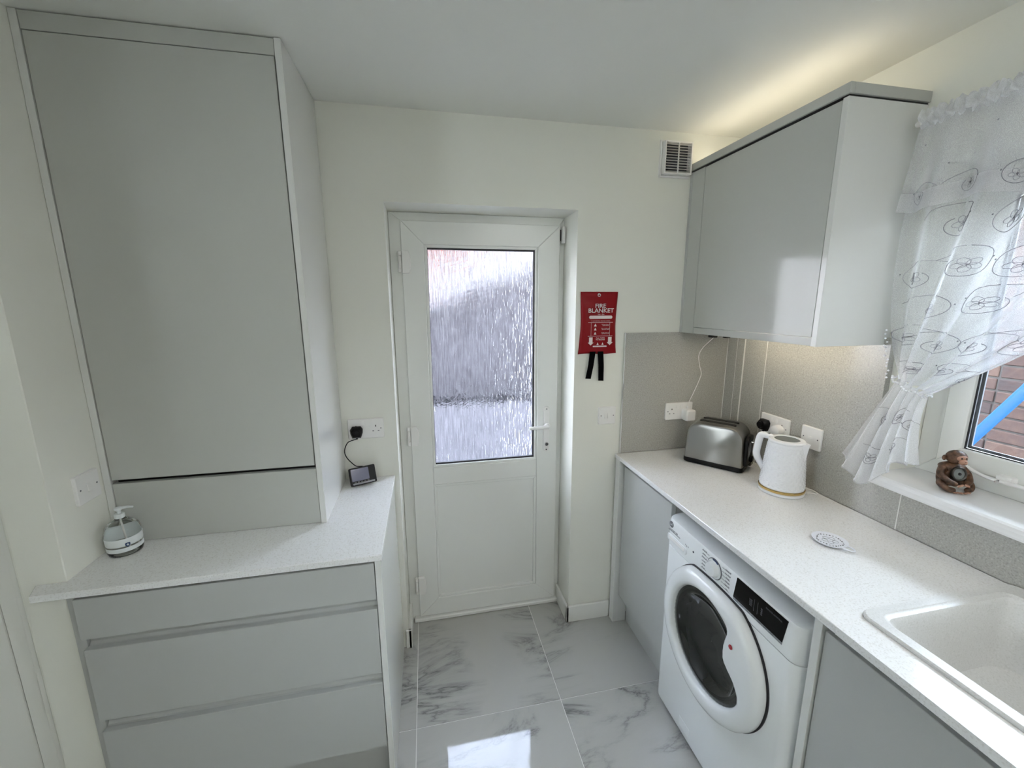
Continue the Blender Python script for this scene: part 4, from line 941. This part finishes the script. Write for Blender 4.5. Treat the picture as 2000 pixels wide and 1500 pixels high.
# blue clothes prop leaning in the passage
d_ = V((3.0, -.685, 1.297))-V((3.0, -.562, 1.063)); d_.normalize()
p0 = V((3.0, -.562, 1.063)); lo = p0-d_*(1.063+.02)/d_.z; hi = p0+d_*1.2
t = thing('blue_pole', 'bright blue pole leaning across the view of the brick wall', 'pole', tuple(lo))
MB().tube([lo, hi], .019, 14).build('shaft', 'pole', t, smooth=True)
MB().tube([lo, lo+d_*.04], .022, 14).build('end_cap', 'black', t, smooth=True)
# ground
g = struct('ground'); MB().box(-9, 9, -9, 9, -.30, -.14).build('yard_slab', 'paving', g)
M['whitehouse'] = mat('pale_house_render', (.085, .084, .082), .95)
t = thing('house_backdrop', 'invented pale house wall beyond the back door, standing in for sunlit brightness in its glass', 'house', (2, 8, -.14))  # invented house, added to give the upper door glass its sunlit tone
MB().box(-6, 9, 8, 12, -.14, 5.6).build('wall', 'whitehouse', t)
MB().prism([(7.6, 5.605), (12.4, 5.605), (10, 7.6)], 'x', -6.3, 9.3).build('roof', 'roofing', t)
for x in (-1.6, 4.6): MB().box(x, x+1.1, 7.97, 8.01, 2.6, 3.9).build('window', 'display', t)
M['bark'] = mat('red_brown_twig', (.16, .055, .035), .9)
t = thing('bare_tree', 'reddish bare tree top showing at the upper left of the door glass', 'tree', (.55, 6.4, -.14))
b = MB(); random.seed(11); b.tube([(.55, 6.4, -.14), (.58, 6.4, 1.2), (.66, 6.4, 2.3)], [.09, .07, .05], 8, smooth=3)
def branch(p, d, l, r, k):
    e = p+d*l; b.tube([p, (p+e)/2+V((random.uniform(-.04, .04), random.uniform(-.04, .04), .02)), e], [r, r*.8, r*.55], 5)
    if k > 0:
        for _ in range(4): branch(p+d*l*random.uniform(.45, 1), (d+V((random.uniform(-.8, .8), random.uniform(-.8, .8), random.uniform(-.3, .6)))).normalized(), l*.66, r*.6, k-1)
for _ in range(6): branch(V((.62, 6.4, random.uniform(1.4, 2.3))), V((random.uniform(-.6, .9), random.uniform(-.6, .6), 1)).normalized(), .75, .032, 4)
b.build('branches', 'bark', t)
t = thing('garden_wall', 'low pale garden wall across the yard in front of the outbuilding', 'wall', (.5, 2.3, -.14))
MB().box(-3, 3.4, 2.25, 2.42, -.14, .66).build('wall_body', 'paving', t)
MB().box(-3, 3.4, 2.24, 2.43, .6605, .675).build('coping', 'blackmatt', t)
# pale rendered garage stand-in: invented, its roof line imitates a shadow edge
t = thing('shade_gable', 'invented pale outbuilding beyond the back door, its sloping edge standing in for a shadow line', 'building', (1.5, 2.9, -.14))
g0, g1 = -3.0, 3.4
def roofz(x): return 1.545+(x-.80)*.335
MB().prism([(g0, -.14), (g1, -.14), (g1, roofz(g1)), (g0, roofz(g0))], 'y', 2.70, 2.9).build('gable_wall', 'render', t)
MB().prism([(g0, roofz(g0)+.005), (g1, roofz(g1)+.005), (g1, roofz(g1)+.07), (g0, roofz(g0)+.07)], 'y', 2.62, 5.5).build('roof', 'roofing', t)
